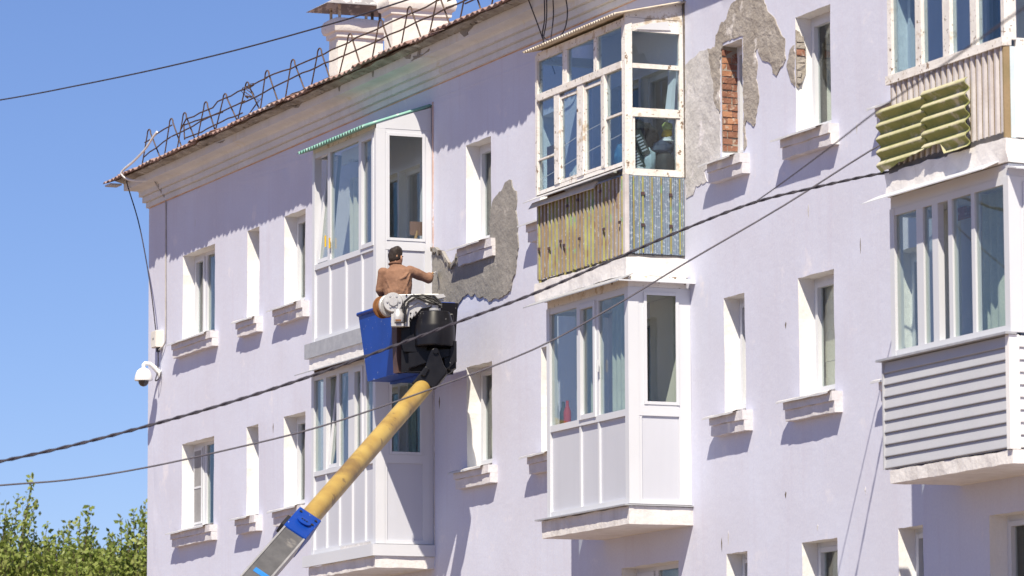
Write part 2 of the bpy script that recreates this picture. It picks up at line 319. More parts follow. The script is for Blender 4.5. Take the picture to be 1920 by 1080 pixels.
def frame_bars(mb, x0, x1, z0, z1, w_, y0, y1):
    mb.box(x0, x0+w_, y0, y1, z0, z1); mb.box(x1-w_, x1, y0, y1, z0, z1)
    mb.box(x0+w_, x1-w_, y0+.002, y1, z0, z0+w_); mb.box(x0+w_, x1-w_, y0+.002, y1, z1-w_, z1)
def wavy(x0, x1, z0, z1, y, amp=.03, per=.16, nx=40):
    mb = MB(); vs = []
    for i in range(nx+1):
        x_ = x0+(x1-x0)*i/nx
        for z_ in (z0, (z0+z1)/2, z1): vs.append((x_, y+amp*math.sin(2*math.pi*x_/per+.4*math.sin(z_*3)), z_))
    mb.add(vs, [(i*3+k, (i+1)*3+k, (i+1)*3+k+1, i*3+k+1) for i in range(nx) for k in range(2)])
    return mb
WALLWIN = {}
def window(key, x0, x1, z0, z1, dep=.19):
    bal = key[0] in 'DE'
    if bal: dep = .10
    # frame is the part, everything else below it
    fb = MB(); frame_bars(fb, x0, x1, z0, z1, .055, dep, dep+.07)
    wd = x1-x0; splits = []
    if wd > 1.2: splits = [x0+wd*.36]
    if key == 'E': splits = []
    edges = [x0+.055]
    for s_ in splits: fb.box(s_-.045, s_+.045, dep+.003, dep+.068, z0+.055, z1-.055); edges += [s_-.045, s_+.045]
    edges.append(x1-.055)
    o = put('balcony_door' if key[0] == 'E' else 'window', fb, 'pvc', bld)
    rv = holes[key]; n = len(rv); rb = MB()
    cl = lambda v, a, b: min(max(v, a), b)
    bk = [(cl(p[0], x0+.001, x1-.001), cl(p[1], z0+.001, z1-.001)) for p in rv]
    rb.add([(p[0], wy(*p), p[1]) for p in rv]+[(p[0], dep+.03, p[1]) for p in bk], [(i, (i+1) % n, (i+1) % n+n, i+n) for i in range(n)])
    put('reveal', rb, 'reveal_white', o)
    for i in range(0, len(edges), 2):
        a, b = edges[i], edges[i+1]
        lo = z0+.055; hi = z1-.055
        if not bal and (i == 0 or wd < 1.2):
            sb = MB(); frame_bars(sb, a+.004, b-.004, lo+.004, hi-.004, .05, dep-.018, dep+.05); put('sash', sb, 'pvc', o); a += .05; b -= .05; lo += .05; hi -= .05
        if key[0] == 'E':
            put('door_panel', MB().box(a, b, dep+.02, dep+.045, lo, lo+.75), 'pvc_panel', o); put('pane', MB().box(a, b, dep+.028, dep+.034, lo+.82, hi), 'glass', o)
            put('door_rail', MB().box(a, b, dep+.005, dep+.05, lo+.75, lo+.82), 'pvc', o)
        else:
            put('pane', MB().box(a, b, dep+.028, dep+.034, lo, hi), 'glass', o)
        if key == 'B1' and i == 0:
            sm = MB(); sm.box(a, b, dep-.03, dep-.027, lo, hi, 0); frame_bars(sm, a-.02, b+.02, lo-.02, hi+.02, .03, dep-.034, dep-.022)
            sm.mi[6:] = [1]*(len(sm.mi)-6); sm.box(a, b, dep-.036, dep-.024, (lo+hi)/2-.03, (lo+hi)/2, 1)
            put('insect_screen', sm, ['screen', 'pvc'], o)
    cur = dict(A1='L', B1='', A3='F', B3='F', A4='F', B4='F', B7='B', A7='F', C7='F', C9='F').get(key, '')
    if cur == 'F': put('curtain', wavy(x0+.03, x1-.03, z0+.05, z1-.05, dep+.16, .022, .11), 'curtain_grey', o, smooth=True)
    if cur == 'L': put('curtain', wavy(x0+.03, x0+.62, z0+.05, z1-.05, dep+.16, .022, .11), 'curtain_white', o, smooth=True)
    if cur == 'B':
        bb = MB()
        for k in range(7): bb.box(x0+.05, x1-.05, dep+.10+.004*(k % 2), dep+.115, z0+.06+k*.168, z0+.06+k*.168+.166)
        put('blind', bb, 'blind_beige', o)
    # room behind
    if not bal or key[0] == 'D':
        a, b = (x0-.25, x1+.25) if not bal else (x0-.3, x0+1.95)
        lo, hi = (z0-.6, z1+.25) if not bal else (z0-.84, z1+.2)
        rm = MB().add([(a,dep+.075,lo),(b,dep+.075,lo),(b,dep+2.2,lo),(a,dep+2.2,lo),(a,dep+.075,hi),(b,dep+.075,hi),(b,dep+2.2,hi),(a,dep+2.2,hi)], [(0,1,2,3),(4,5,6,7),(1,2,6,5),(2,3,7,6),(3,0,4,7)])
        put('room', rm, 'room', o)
    # sill
    if not bal and key[0] in 'AB':
        sx0, sx1 = x0-.15, x1+.17
        def rough_block(ya, za, zb, jz, seed):
            n_ = max(4, int((sx1-sx0)/.09)); vs = []; fs = []
            for i in range(n_+1):
                t = i/n_; xx = sx0+(sx1-sx0)*t
                q = [nz1(xx*5+seed, k*3.3, seed)*jz for k in range(4)]
                vs += [(xx, .03, za), (xx, -ya+q[0], za+q[1]), (xx, -ya+q[2], zb+q[3]*.6), (xx, .03, zb)]
            for i in range(n_):
                for k in range(4): fs.append((i*4+k, i*4+(k+1) % 4, (i+1)*4+(k+1) % 4, (i+1)*4+k))
            fs += [(3,2,1,0), tuple(n_*4+k for k in range(4))]
            return vs, fs
        sd = (ord(key[0])*7+int(key[1])*13) % 50
        broken = key in ('A4',)
        sb = MB()
        sb.add(*rough_block(.075 if broken else .125, z0-.125, z0-.022, .010, sd)); sb.add(*rough_block(.06 if broken else .100, z0-.245, z0-.126, .012, sd+5))
        put('sill', sb, 'sill_stone' if key not in ('A1', 'A2') else 'sill_stone', o)
        rr = random.Random(sd); ov_ = rr.uniform(.03, .07); tl = rr.uniform(-.012, .012)
        fl = MB(); xa, xb = x0-.22-rr.random()*.05, x1+rr.choice([.0, .03, .15])
        pts = [(dep+.02, z0+.012), (-.13, z0-.012), (-.13-ov_, z0-.03), (-.135-ov_, z0-.052)]
        n_ = 6; vs = []; fs = []
        for i in range(n_+1):
            t = i/n_; xx = xa+(xb-xa)*t
            for (yy, zz) in pts:
                inside = x0 < xx < x1
                y_ = yy if (inside or yy < 0) else -.012
                vs.append((xx if yy < 0 else min(max(xx, x0+.004), x1-.004), y_, zz+tl*(t-.5)+rr.uniform(-.004, .004)))
        for i in range(n_):
            for k in range(3): fs.append((i*4+k, i*4+k+1, (i+1)*4+k+1, (i+1)*4+k))
        fl.add(vs, fs)
        so = put('sill_flashing', fl, 'flashing', o)
        md = so.modifiers.new('thick', 'SOLIDIFY'); md.thickness = .004
    WALLWIN[key] = o
for wn in wins: window(*wn)

# ---- plaster patches (irregular slabs a little proud of the wall)
def patch(name, P, material, off=.012, grid=.06, jit=.016, y0=0.0, parent=None, relief=.010):
    # roughen the outline
    Q = []
    rr = random.Random(len(P))
    for i, a in enumerate(P):
        b = P[(i+1) % len(P)]; n_ = max(1, int(math.dist(a, b)/.045))
        for k in range(n_):
            t = k/n_; Q.append((a[0]+(b[0]-a[0])*t+rr.uniform(-jit, jit)*(k > 0), a[1]+(b[1]-a[1])*t+rr.uniform(-jit, jit)*(k > 0)))
    vs = [Vector(q) for q in Q]; n = len(vs); ed = [(i, (i+1) % n) for i in range(n)]
    xs = [q[0] for q in Q]; zs = [q[1] for q in Q]
    x = min(xs)
    while x < max(xs):
        z = min(zs)
        while z < max(zs):
            xx, zz = x+rr.uniform(-.02, .02), z+rr.uniform(-.02, .02)
            if inpoly(xx, zz, Q): vs.append(Vector((xx, zz)))
            z += grid
        x += grid
    r_ = delaunay_2d_cdt(vs, ed, [], 0, 1e-4); o2, f2 = r_[0], r_[2]
    mb = MB()
    base = (lambda a, b: wy(a, b)) if y0 == 0 else (lambda a, b: y0)
    top = [(p.x, base(p.x, p.y)-off-relief*.5*(1+nz1(p.x*4, p.y*4, 5)), p.y) for p in o2]
    kf = [f for f in f2 if inpoly(sum(o2[i].x for i in f)/3, sum(o2[i].y for i in f)/3, Q)]
    mb.add(top, kf)
    cnt = {}
    for f in kf:
        for i in range(3):
            e = tuple(sorted((f[i], f[(i+1) % 3]))); cnt[e] = cnt.get(e, 0)+1
    rim = [e for e, c in cnt.items() if c == 1]
    for a, b in rim:
        A, B = top[a], top[b]; mb.add([A, B, (B[0], base(B[0], B[2])+.012, B[2]), (A[0], base(A[0], A[2])+.012, A[2])], [(0,1,2,3)])
    return put(name, mb, material, parent or wall, smooth=False)
FRESH = [(14.56,10.0),(14.59,9.91),(14.72,9.84),(14.73,9.72),(14.69,9.6),(14.74,9.47),(14.75,9.27),(14.77,9.12),(14.7,8.98),(14.66,8.81),(14.56,8.73),(14.51,8.61),(14.35,8.58),(14.16,8.56),(13.99,8.58),(13.8,8.56),(13.64,8.65),(13.47,8.65),(13.34,8.72),(13.27,8.69),(13.17,8.72),(13.07,8.74),(12.94,8.72),(12.84,8.67),(12.74,8.6),(12.5,8.51),(12.16,8.6),(11.88,8.71),(11.88,9.46),(11.99,9.42),(12.06,9.44),(12.16,9.39),(12.3,9.36),(12.4,9.27),(12.5,9.19),(12.6,9.15),(12.71,9.19),(12.77,9.27),(13.11,9.26),(13.51,9.24),(13.85,9.25),(13.89,9.71),(13.94,9.8),(14.07,9.87),(14.23,9.9),(14.33,9.97),(14.43,10.0)]
OLD = [(20.51,10.67),(20.54,10.8),(20.7,10.93),(20.83,10.94),(20.89,11.03),(20.96,11.09),(21.1,11.11),(21.22,11.18),(21.73,11.08),(21.8,10.96),(21.87,10.85),(21.97,10.79),(22.07,10.72),(22.14,10.62),(22.21,10.53),(22.3,10.47),(22.3,10.33),(22.32,10.24),(22.25,10.18),(22.15,10.14),(22.08,10.09),(21.98,10.14),(21.96,10.23),(21.86,10.29),(21.73,10.32),(21.66,10.39),(21.61,10.48),(21.55,10.45),(21.61,10.29),(21.56,10.14),(21.61,10.02),(21.62,9.87),(21.57,9.76),(21.5,9.62),(21.42,9.67),(21.32,9.72),(21.27,9.66),(21.28,9.55),(21.31,9.43),(21.24,9.38),(21.24,10.68),(21.06,10.685),(20.72,10.685),(20.64,10.51),(20.64,10.29),(20.64,9.93),(20.62,9.9),(20.5,10.04),(20.48,10.27),(20.4,10.4),(20.36,10.58),(20.33,10.69)]
PRIMER = [(19.72,10.6),(19.88,10.64),(20.07,10.68),(20.33,10.69),(20.4,10.4),(20.48,10.27),(20.5,10.04),(20.62,9.89),(20.63,9.62),(20.62,9.4),(20.2,9.3),(20.3,9.17),(19.98,9.17),(19.9,9.08),(19.71,9.06),(19.69,9.3)]
patch('fresh_mortar_patch', FRESH, 'fresh_mortar')
patch('old_mortar_patch', OLD, 'old_mortar', .004)
patch('primer_patch', PRIMER, 'primer', .003, relief=.006)
patch('old_mortar_patch', [(22.42,10.32),(22.53,10.36),(22.53,9.9),(22.42,10.0),(22.34,10.15)], 'old_mortar', .004, .03)
# ragged lip of old plaster standing proud along the upper edge of the fresh mortar, coloured dark for its shadow
rr = random.Random(5)
lip = [(11.90,9.47),(11.99,9.43),(12.06,9.45),(12.16,9.40),(12.3,9.37),(12.4,9.28),(12.5,9.2),(12.6,9.16),(12.71,9.2),(12.77,9.28)]
for i in range(len(lip)-1):
    a, b = lip[i], lip[i+1]
    mb = MB(); hh = .035+.02*rr.random()
    mb.prism([(a[0], -.004, a[1]+.02), (b[0], -.004, b[1]+.02), (b[0]-.01, -.004, b[1]-hh), ((a[0]+b[0])/2, -.004, (a[1]+b[1])/2-.02), (a[0]+.01, -.004, a[1]-hh*.8)], (0, -.035-.015*rr.random(), 0))
    put('plaster_lip', mb, 'fresh_mortar' if i % 3 else 'dark_brown', wall)
# bricks laid bare in the reveal of a top-floor window
mb = MB(); mb.box(20.6665, 20.678, .0, .19, 9.46, 10.655); put('brick_joint_bed', mb, 'joint', wall)
bricks = []
z = 9.47; k = 0
while z < 10.60:
    cuts = [(.004, .115), (.125, .186)] if k % 2 else [(.004, .055), (.065, .186)]
    for (ya, yb) in cuts:
        mb = MB(); e = rr.uniform(.006, .024); xx = 20.672; j = lambda: rr.uniform(-.005, .005)
        mb.hexa([(xx,ya+j(),z+j()),(xx+e+j(),ya+j(),z+j()),(xx+e+j(),yb+j(),z+j()),(xx,yb+j(),z+j()),(xx,ya+j(),z+.062+j()),(xx+e+j(),ya+j(),z+.062+j()),(xx+e+j(),yb+j(),z+.062+j()),(xx,yb+j(),z+.062+j())])
        put('brick', mb, rr.choice(['brick', 'brick', 'brick_pale']), wall)
    z += .077; k += 1
mb = MB(); mb.prism([(22.552, .0, 10.52), (22.552, .045, 10.50), (22.552, .12, 10.33), (22.552, .115, 10.05), (22.552, .06, 9.92), (22.552, .02, 9.88), (22.552, .0, 9.9)], (.012, 0, 0)); put('brick_joint_bed', mb, 'joint', wall)
z = 9.93; k = 0
while z < 10.44:
    yb = .10 if z > 10.02 else .05
    mb = MB(); xx = 22.56; j = lambda: rr.uniform(-.008, .008); e = rr.uniform(.008, .03)
    mb.hexa([(xx,.005,z),(xx+e+j(),.005,z+j()),(xx+e+j(),yb+j(),z+j()),(xx,yb+j(),z),(xx,.005,z+.06),(xx+e+j(),.005,z+.06+j()),(xx+e+j(),yb+j(),z+.06+j()),(xx,yb+j(),z+.06)])
    put('brick', mb, 'brick' if 10.2 < z < 10.3 else 'old_mortar', wall); z += .077; k += 1
# little chips and scars in the stucco
for i in range(38):
    xx = rr.uniform(.3, 25.5); zz = rr.uniform(5, 11.4)
    if any(wn[1]-.3 < xx < wn[2]+.3 and wn[3]-.35 < zz < wn[4]+.1 for wn in wins) or 9.3 < xx < 12 or 16.9 < xx < 19.9: continue
    a = rr.uniform(.008, .02); h_ = rr.uniform(.03, .10)
    patch('plaster_chip', [(xx-a, zz), (xx, zz-h_), (xx+a, zz+.01), (xx+a*.4, zz+h_*.7)], 'dark_brown' if i % 3 else 'primer', .002, .05, .003, relief=.001)

put('caulk_seam', MB().box(11.868, 11.905, -.008+wy(11.88, 10), .01, 8.9, 11.40), 'caulk', wall); put('caulk_seam', MB().box(19.672, 19.70, -.008, .01, 9.3, 11.36), 'dark_brown', wall); put('caulk_seam', MB().box(11.90, 11.925, -.008, .01, 5.6, 8.0), 'primer', wall)
# ---- cornice with return on the left corner
prof = [(0.0, 11.605), (.040, 11.605), (.040, 11.675), (.032, 11.69), (.086, 11.69), (.086, 11.765), (.078, 11.782), (.128, 11.782), (.128, 11.85), (.145, 11.875), (.18, 11.89), (.313, 11.90), (.315, 12.02), (.30, 12.06), (0.0, 12.06)]
xs_ = [0]
mb = MB(); np_ = len(prof); n_ = 110
vs = []; fs = []
def crow(fn):
    for d, zz in prof: vs.append(fn(d, zz))
crow(lambda d, zz: (-d, 12+d, zz)); crow(lambda d, zz: (-d, -d, zz))
for i in range(1, n_+1):
    X = LEN*i/n_
    crow(lambda d, zz: (X, -d-(.005*nz1(X*1.1, zz*9) if d > .02 else 0), zz+.006*nz1(X*.5, d*3)))
for i in range(n_+1):
    for k in range(np_-1): fs.append((i*np_+k, i*np_+k+1, (i+1)*np_+k+1, (i+1)*np_+k))
mb.add(vs, fs); cornice = put('cornice', mb, 'cornice', bld)
mb = MB()
for i in range(60):
    xa, xb = i*.42, i*.42+.419
    mb.add([(xa, -.004+wy(xa, 11.6), 11.592+.004*nz1(i, 1)), (xb, -.004+wy(xb, 11.6), 11.592+.004*nz1(i+1, 1)), (xb, -.012+wy(xb, 11.6), 11.612), (xa, -.012+wy(xa, 11.6), 11.612)], [(0,1,2,3)])
put('cornice_seam', mb, 'pink_seam', bld)
for P in ([(11.65,12.03),(11.92,12.0),(11.88,11.95),(11.76,11.97)], [(12.19,12.02),(12.27,12.02),(12.23,11.95),(12.38,11.93),(12.57,11.97),(12.55,11.94),(12.3,11.92),(12.15,11.92),(12.11,11.915),(11.92,11.915),(12.03,11.93),(12.0,11.97),(12.15,11.95)], [(13.62,12.03),(13.8,12.03),(14.1,12.02),(14.02,11.99),(13.88,11.96),(13.89,11.93),(13.77,11.92),(13.66,11.98)], [(4.1,11.99),(4.5,11.98),(4.4,11.96)], [(7.4,12.01),(7.7,12.0),(7.6,11.97)], [(9.2,12.02),(9.3,12.02),(9.25,11.94)], [(10.5,12.02),(10.56,12.02),(10.53,11.93)]):
    patch('cornice_damage', P, 'fresh_mortar', .012, .05, .006, y0=-.313, parent=cornice, relief=.004)

# ---- roof: hipped, corrugated sheets along the eave
SL = .345; EY = -.58; EZ = 12.035
roof = MB(); RY = 6.0; rz = EZ+(RY-EY)*SL
a0, a1 = -.58, LEN+.58
roof.add([(a0+.03,-.33,EZ+.05),(a1,-.33,EZ+.05),(a1,12.58,EZ-.03),(a0+.03,12.58,EZ-.03),(a0+.03,RY,rz-.03),(a1,RY,rz-.03)], [(0,1,5,4),(2,3,4,5)])
ro = put('roof', roof, 'roof_plain', bld)
under = MB().box(-.36, LEN, -.33, 12.3, 12.062, 12.075); put('roof_deck', under, 'dark_brown', ro)
def sheet(x0, x1, dz, tilt, seed, side=False):
    nx = max(10, int((x1-x0)/.03)); vs = []; rows = (0, .35, .8, 1.3); rs = random.Random(seed)
    eo = rs.uniform(-.02, .02); edge = [eo+.014*nz1(seed*7.3, i*.12)+(rs.uniform(0, .02) if rs.random() < .10 else 0) for i in range(nx+1)]
    for layer in (0, -.009):
        for i in range(nx+1):
            X = x0+(x1-x0)*i/nx; wv = .017*math.sin(2*math.pi*X/.19)+.012*nz1(X*.9, seed)
            for j, rv in enumerate(rows):
                off = rv + (edge[i] if j == 0 else 0)
                if side: vs.append((EY+off, X, EZ+off*SL+wv+dz+layer+tilt*(i/nx-.5)))
                else: vs.append((X, EY+off, EZ+off*SL+wv+dz+layer+tilt*(i/nx-.5)))
    nr = len(rows); N1 = (nx+1)*nr; fs = []
    for i in range(nx):
        for j in range(nr-1):
            a = i*nr+j; fs += [(a, a+1, a+nr+1, a+nr), (a+N1, a+nr+N1, a+nr+1+N1, a+1+N1)]
        a = i*nr; fs.append((a, a+nr, a+nr+N1, a+N1))
    for i0 in (0, nx):
        for j in range(nr-1): a = i0*nr+j; fs.append((a, a+1, a+1+N1, a+N1))
    return MB().add(vs, fs)
X = -.58; k = 0
while X < 17.5:
    wd = .78+.25*rr.random()
    put('roof_sheet', sheet(X, X+wd+.06, rr.uniform(-.01, .035)+(.014 if k % 2 else 0), rr.uniform(-.022, .022), k), 'roof_sheet', ro, smooth=False); X += wd; k += 1
for xg in (0.0, LEN): put('gable_wall', MB().add([(xg,0,TOPZ),(xg,12,TOPZ),(xg,12,12.1),(xg,RY,rz-.1),(xg,0,12.1)], [(0,1,2,3,4)]), 'stucco', bld)
put('verge_board', MB().box(-.56, -.30, -.54, -.35, 11.985, 12.01), 'siding', ro)
# crumbling mortar bed between sheets and cornice
mb = MB(); vs = []; fs = []; n_ = 260
for i in range(n_+1):
    X = -.3+18*i/n_
    vs += [(X, -.322-.02*abs(nz1(X*3, 1)), 12.012-.012*abs(nz1(X*5, 3))), (X, -.46-.05*nz1(X*2.2, 7), 12.040+.008*nz1(X*4, 5)), (X, -.42, 12.085)]
for i in range(n_):
    for k in range(2): fs.append((i*3+k, (i+1)*3+k, (i+1)*3+k+1, i*3+k+1))
mb.add(vs, fs); put('eave_mortar', mb, 'eave_lime', ro)

# ---- bent-bar railing along the eave
LOOPS = [(1.195,12.631,.899,1.712),(2.264,12.634,1.993,2.733),(2.892,12.626,2.582,3.385),(3.866,12.636,3.508,4.281),(4.728,12.621,4.313,5.281),(5.7,12.634,5.304,6.252),(6.549,12.663,6.297,6.999),(7.618,12.643,7.337,8.089),(8.691,12.621,8.382,9.077),(9.873,12.621,9.477,10.238),(11.023,12.612,10.729,11.408),(12.076,12.6,11.794,12.452),(13.099,12.563,12.803,13.451),(14.15,12.60,13.85,14.5),(15.2,12.62,14.9,15.55),(16.2,12.6,15.9,16.6)]
ry = -.40; fz = 12.10; rad = .011
rail = None
def rod(pts, r_=rad):
    out = []
    for i in range(len(pts)-1):
        a, b = Vector(pts[i]), Vector(pts[i+1]); n_ = max(1, int((b-a).length/.3))
        for k in range(n_):
            p = a.lerp(b, k/n_)
            if 0 < i+k: p.z += rr.uniform(-.012, .012); p.y += rr.uniform(-.01, .01)
            out.append(p)
    out.append(Vector(pts[-1])); return MB().tube(out, r_, 6)
rail = put('roof_railing', rod([(2.72, ry, 12.40), (3.0, ry, 12.52), (4.2, ry, 12.50), (4.4, ry, 12.55), (6.55, ry, 12.56)]), 'rust_rod', bld, smooth=True)
for P in ([(1.0, ry, 12.46), (1.6, ry, 12.50), (2.3, ry, 12.53)], [(.95, ry, 12.24), (1.55, ry, 12.30), (2.25, ry, 12.36)], [(2.3, ry, 12.36), (3.6, ry, 12.38), (5.6, ry, 12.38)],
          [(2.8, ry+.01, 12.45), (4.6, ry+.01, 12.37)], [(2.9, ry, 12.24), (3.7, ry, 12.21), (3.9, ry, 12.24), (5.5, ry, 12.22)], [(5.45, ry, 12.36), (7.4, ry, 12.39), (9.8, ry, 12.36), (13.6, ry, 12.34)],
          [(6.5, ry, 12.57), (7.9, ry, 12.52), (9.5, ry, 12.52), (13.3, ry, 12.50)], [(5.4, ry, 12.16), (9.2, ry, 12.15)], [(13.35, ry, 12.36), (14.1, ry, 12.34)], [(13.4, ry, 12.44), (14.3, ry, 12.42), (17, ry, 12.44)], [(14.0, ry, 12.30), (17, ry, 12.28)], [(2.86, ry, 12.45), (2.9, ry, 12.22)]):
    put('rail_rod', rod(P), 'rust_rod', rail, smooth=True)
for (ax, az, l_, r_) in LOOPS:
    pts = [(l_, ry-.02, fz-.03)]
    for k in range(9):
        a = math.pi*(1-k/8); pts.append((ax+.085*math.cos(a), ry, az-.075+.075*math.sin(a)))
    pts.append((r_, ry+.03, fz-.02)); put('rail_loop', MB().tube(pts, rad, 6), 'rust_rod', rail, smooth=True)
for i in range(5):
    c0 = Vector((5.66+.05*i, ry, 12.53)); pts = [c0+Vector((.09*math.cos(t*.7+i), .05*math.sin(t*1.3), .07*math.sin(t*.7)-.04*t*.2)) for t in range(9)]
    if i > 2: pts += [Vector((5.9+.1*i, ry, 12.3)), Vector((5.75, ry, 12.15))]
    put('binding_wire', MB().tube(pts, .006, 5), 'rust_rod', rail)

# ---- chimneys
def chimney(x0, x1, y0, y1, zb, zt, hood):
    lv = [(0, zb), (0, zt-.30), (.035, zt-.29), (.04, zt-.22), (.075, zt-.20), (.095, zt-.13), (.09, zt-.05), (.06, zt), ]
    mb = MB(); vs = []; fs = []; ns = 8
    extra = [(0, zb+(zt-.30-zb)*i/6) for i in range(1, 6)]; lv = [lv[0]]+extra+lv[1:]
    for d, z_ in lv:
        cs = [(x0-d, y0-d), (x1+d, y0-d), (x1+d, y1+d), (x0-d, y1+d)]
        for i in range(4):
            a, b = cs[i], cs[(i+1) % 4]
            for k in range(ns):
                t = k/ns; px, py = a[0]+(b[0]-a[0])*t, a[1]+(b[1]-a[1])*t
                j = .016 if d < .05 else .028
                q = Vector((px*3, py*3, z_*3)); vs.append((px+j*noise.noise(q), py+j*noise.noise(q+Vector((9,0,0))), z_+.4*j*noise.noise(q*1.5+Vector((0,7,0)))))
    nr = 4*ns
    for i in range(len(lv)-1):
        for k in range(nr): fs.append((i*nr+k, i*nr+(k+1) % nr, (i+1)*nr+(k+1) % nr, (i+1)*nr+k))
    fs.append(tuple((len(lv)-1)*nr+k for k in range(nr)))
    mb.add(vs, fs); o = put('chimney', mb, 'chimney_white', ro, smooth=True)
    if hood:
        h = MB(); ex = .28; hz = zt+.19
        A = [(x0-ex, y0-ex, hz), (x1+ex, y0-ex, hz-.01), (x1+ex, y1+ex, hz), (x0-ex, y1+ex, hz+.01)]; cxx, cyy = (x0+x1)/2, (y0+y1)/2
        B = [(x0-.02, y0+.1, hz+.2), (x1+.02, y0+.1, hz+.2), (x1+.02, y1-.1, hz+.2), (x0-.02, y1-.1, hz+.2)]
        h.add(A+B, [(0,1,5,4),(1,2,6,5),(2,3,7,6),(3,0,4,7),(4,5,6,7)]); ho = put('chimney_hood', h, 'hood', ro)
        md = ho.modifiers.new('thick', 'SOLIDIFY'); md.thickness = .006
        for (px, py, c) in ((x0+.02, y0+.02, 'tan_sheet'), (x1-.02, y0+.03, 'tan_sheet'), (x1-.03, y1-.04, 'dark_beam'), (x0+.05, y1-.05, 'dark_beam'), (x1-.03, (y0+y1)/2+.1, 'tan_sheet')):
            put('hood_post', MB().box(px-.018, px+.018, py-.018, py+.018, zt-.05, hz+.03 if c != 'tan_sheet' or py < y1-.5 else zt+.08), c, ro)
    return o
chimney(1.24, 1.63, 2.5, 3.24, 12.2, 14.47, True)
chimney(3.60, 3.95, 2.5, 3.40, 12.8, 14.42, False)

# ------------------------------------------------------------------ glazed balconies
def slab_mesh(x0, x1, D, z0, z1, j=.012):
    mb = MB(); nx, vs, fs = 30, [], []
    ring = []
    for i in range(nx+1): ring.append((x0+(x1-x0)*i/nx, -D))
    for i in range(1, 6): ring.append((x1, -D+(D+.02)*i/5))
    ring += [(x0, .02)]+[(x0, .02-(D+.02)*i/5) for i in range(1, 5)]
    n = len(ring)
    for z_ in (z0, (z0+z1)/2, z1):
        for (a, b) in ring:
            q = j if b < -.02 else 0
            vs.append((a+q*nz1(a*6, b*6, z_*9)*(b > -D+.01), b+q*nz1(a*7, z_*9, 3), z_+q*.9*nz1(a*5, b*5, z_*3)))
    for r_ in (0, 1):
        for k in range(n): fs.append((r_*n+k, r_*n+(k+1) % n, (r_+1)*n+(k+1) % n, (r_+1)*n+k))
    fs += [tuple(range(n)), tuple(range(2*n, 3*n))]
    return mb.add(vs, fs)
def corr(p0, u, v, lu, lv, pitch, amp, normal, shape='sin', nv=1, n_per=8, idx=None, ragged=0, seed=1, thick=0):
    """corrugated sheet: waves run across u (length lu), ridges along v (length lv)"""
    p0, u, v, nn = Vector(p0), Vector(u), Vector(v), Vector(normal); n = int(lu/pitch*n_per); vs = []; fs = []; mi = []
    rs = random.Random(seed)
    for i in range(n+1):
        s = lu*i/n; ph = (s/pitch) % 1
        h = amp*math.sin(2*math.pi*ph) if shape == 'sin' else amp*(1 if ph < .45 else -1 if .5 <= ph < .95 else (1-(ph-.45)*40 if ph < .5 else -1+(ph-.95)*40))
        e0 = rs.uniform(-ragged, ragged)
        for k in range(nv+1):
            vs.append(p0+u*s+v*(lv*k/nv+(e0 if k == 0 else 0))+nn*h)
    for i in range(n):
        ph = ((i+.5)/n*lu/pitch) % 1
        for k in range(nv): fs.append((i*(nv+1)+k, (i+1)*(nv+1)+k, (i+1)*(nv+1)+k+1, i*(nv+1)+k+1)); mi.append(idx(ph, i/n*lu) if idx else 0)
    mb = MB(); mb.add(vs, fs); mb.mi = mi
    return mb
def slope_canopy(mb, x0, x1, ya, za, yb, zb, th=.012):
    mb.hexa([(x0,yb,zb-th),(x1,yb,zb-th),(x1,ya,za-th),(x0,ya,za-th),(x0,yb,zb),(x1,yb,zb),(x1,ya,za),(x0,ya,za)]); return mb

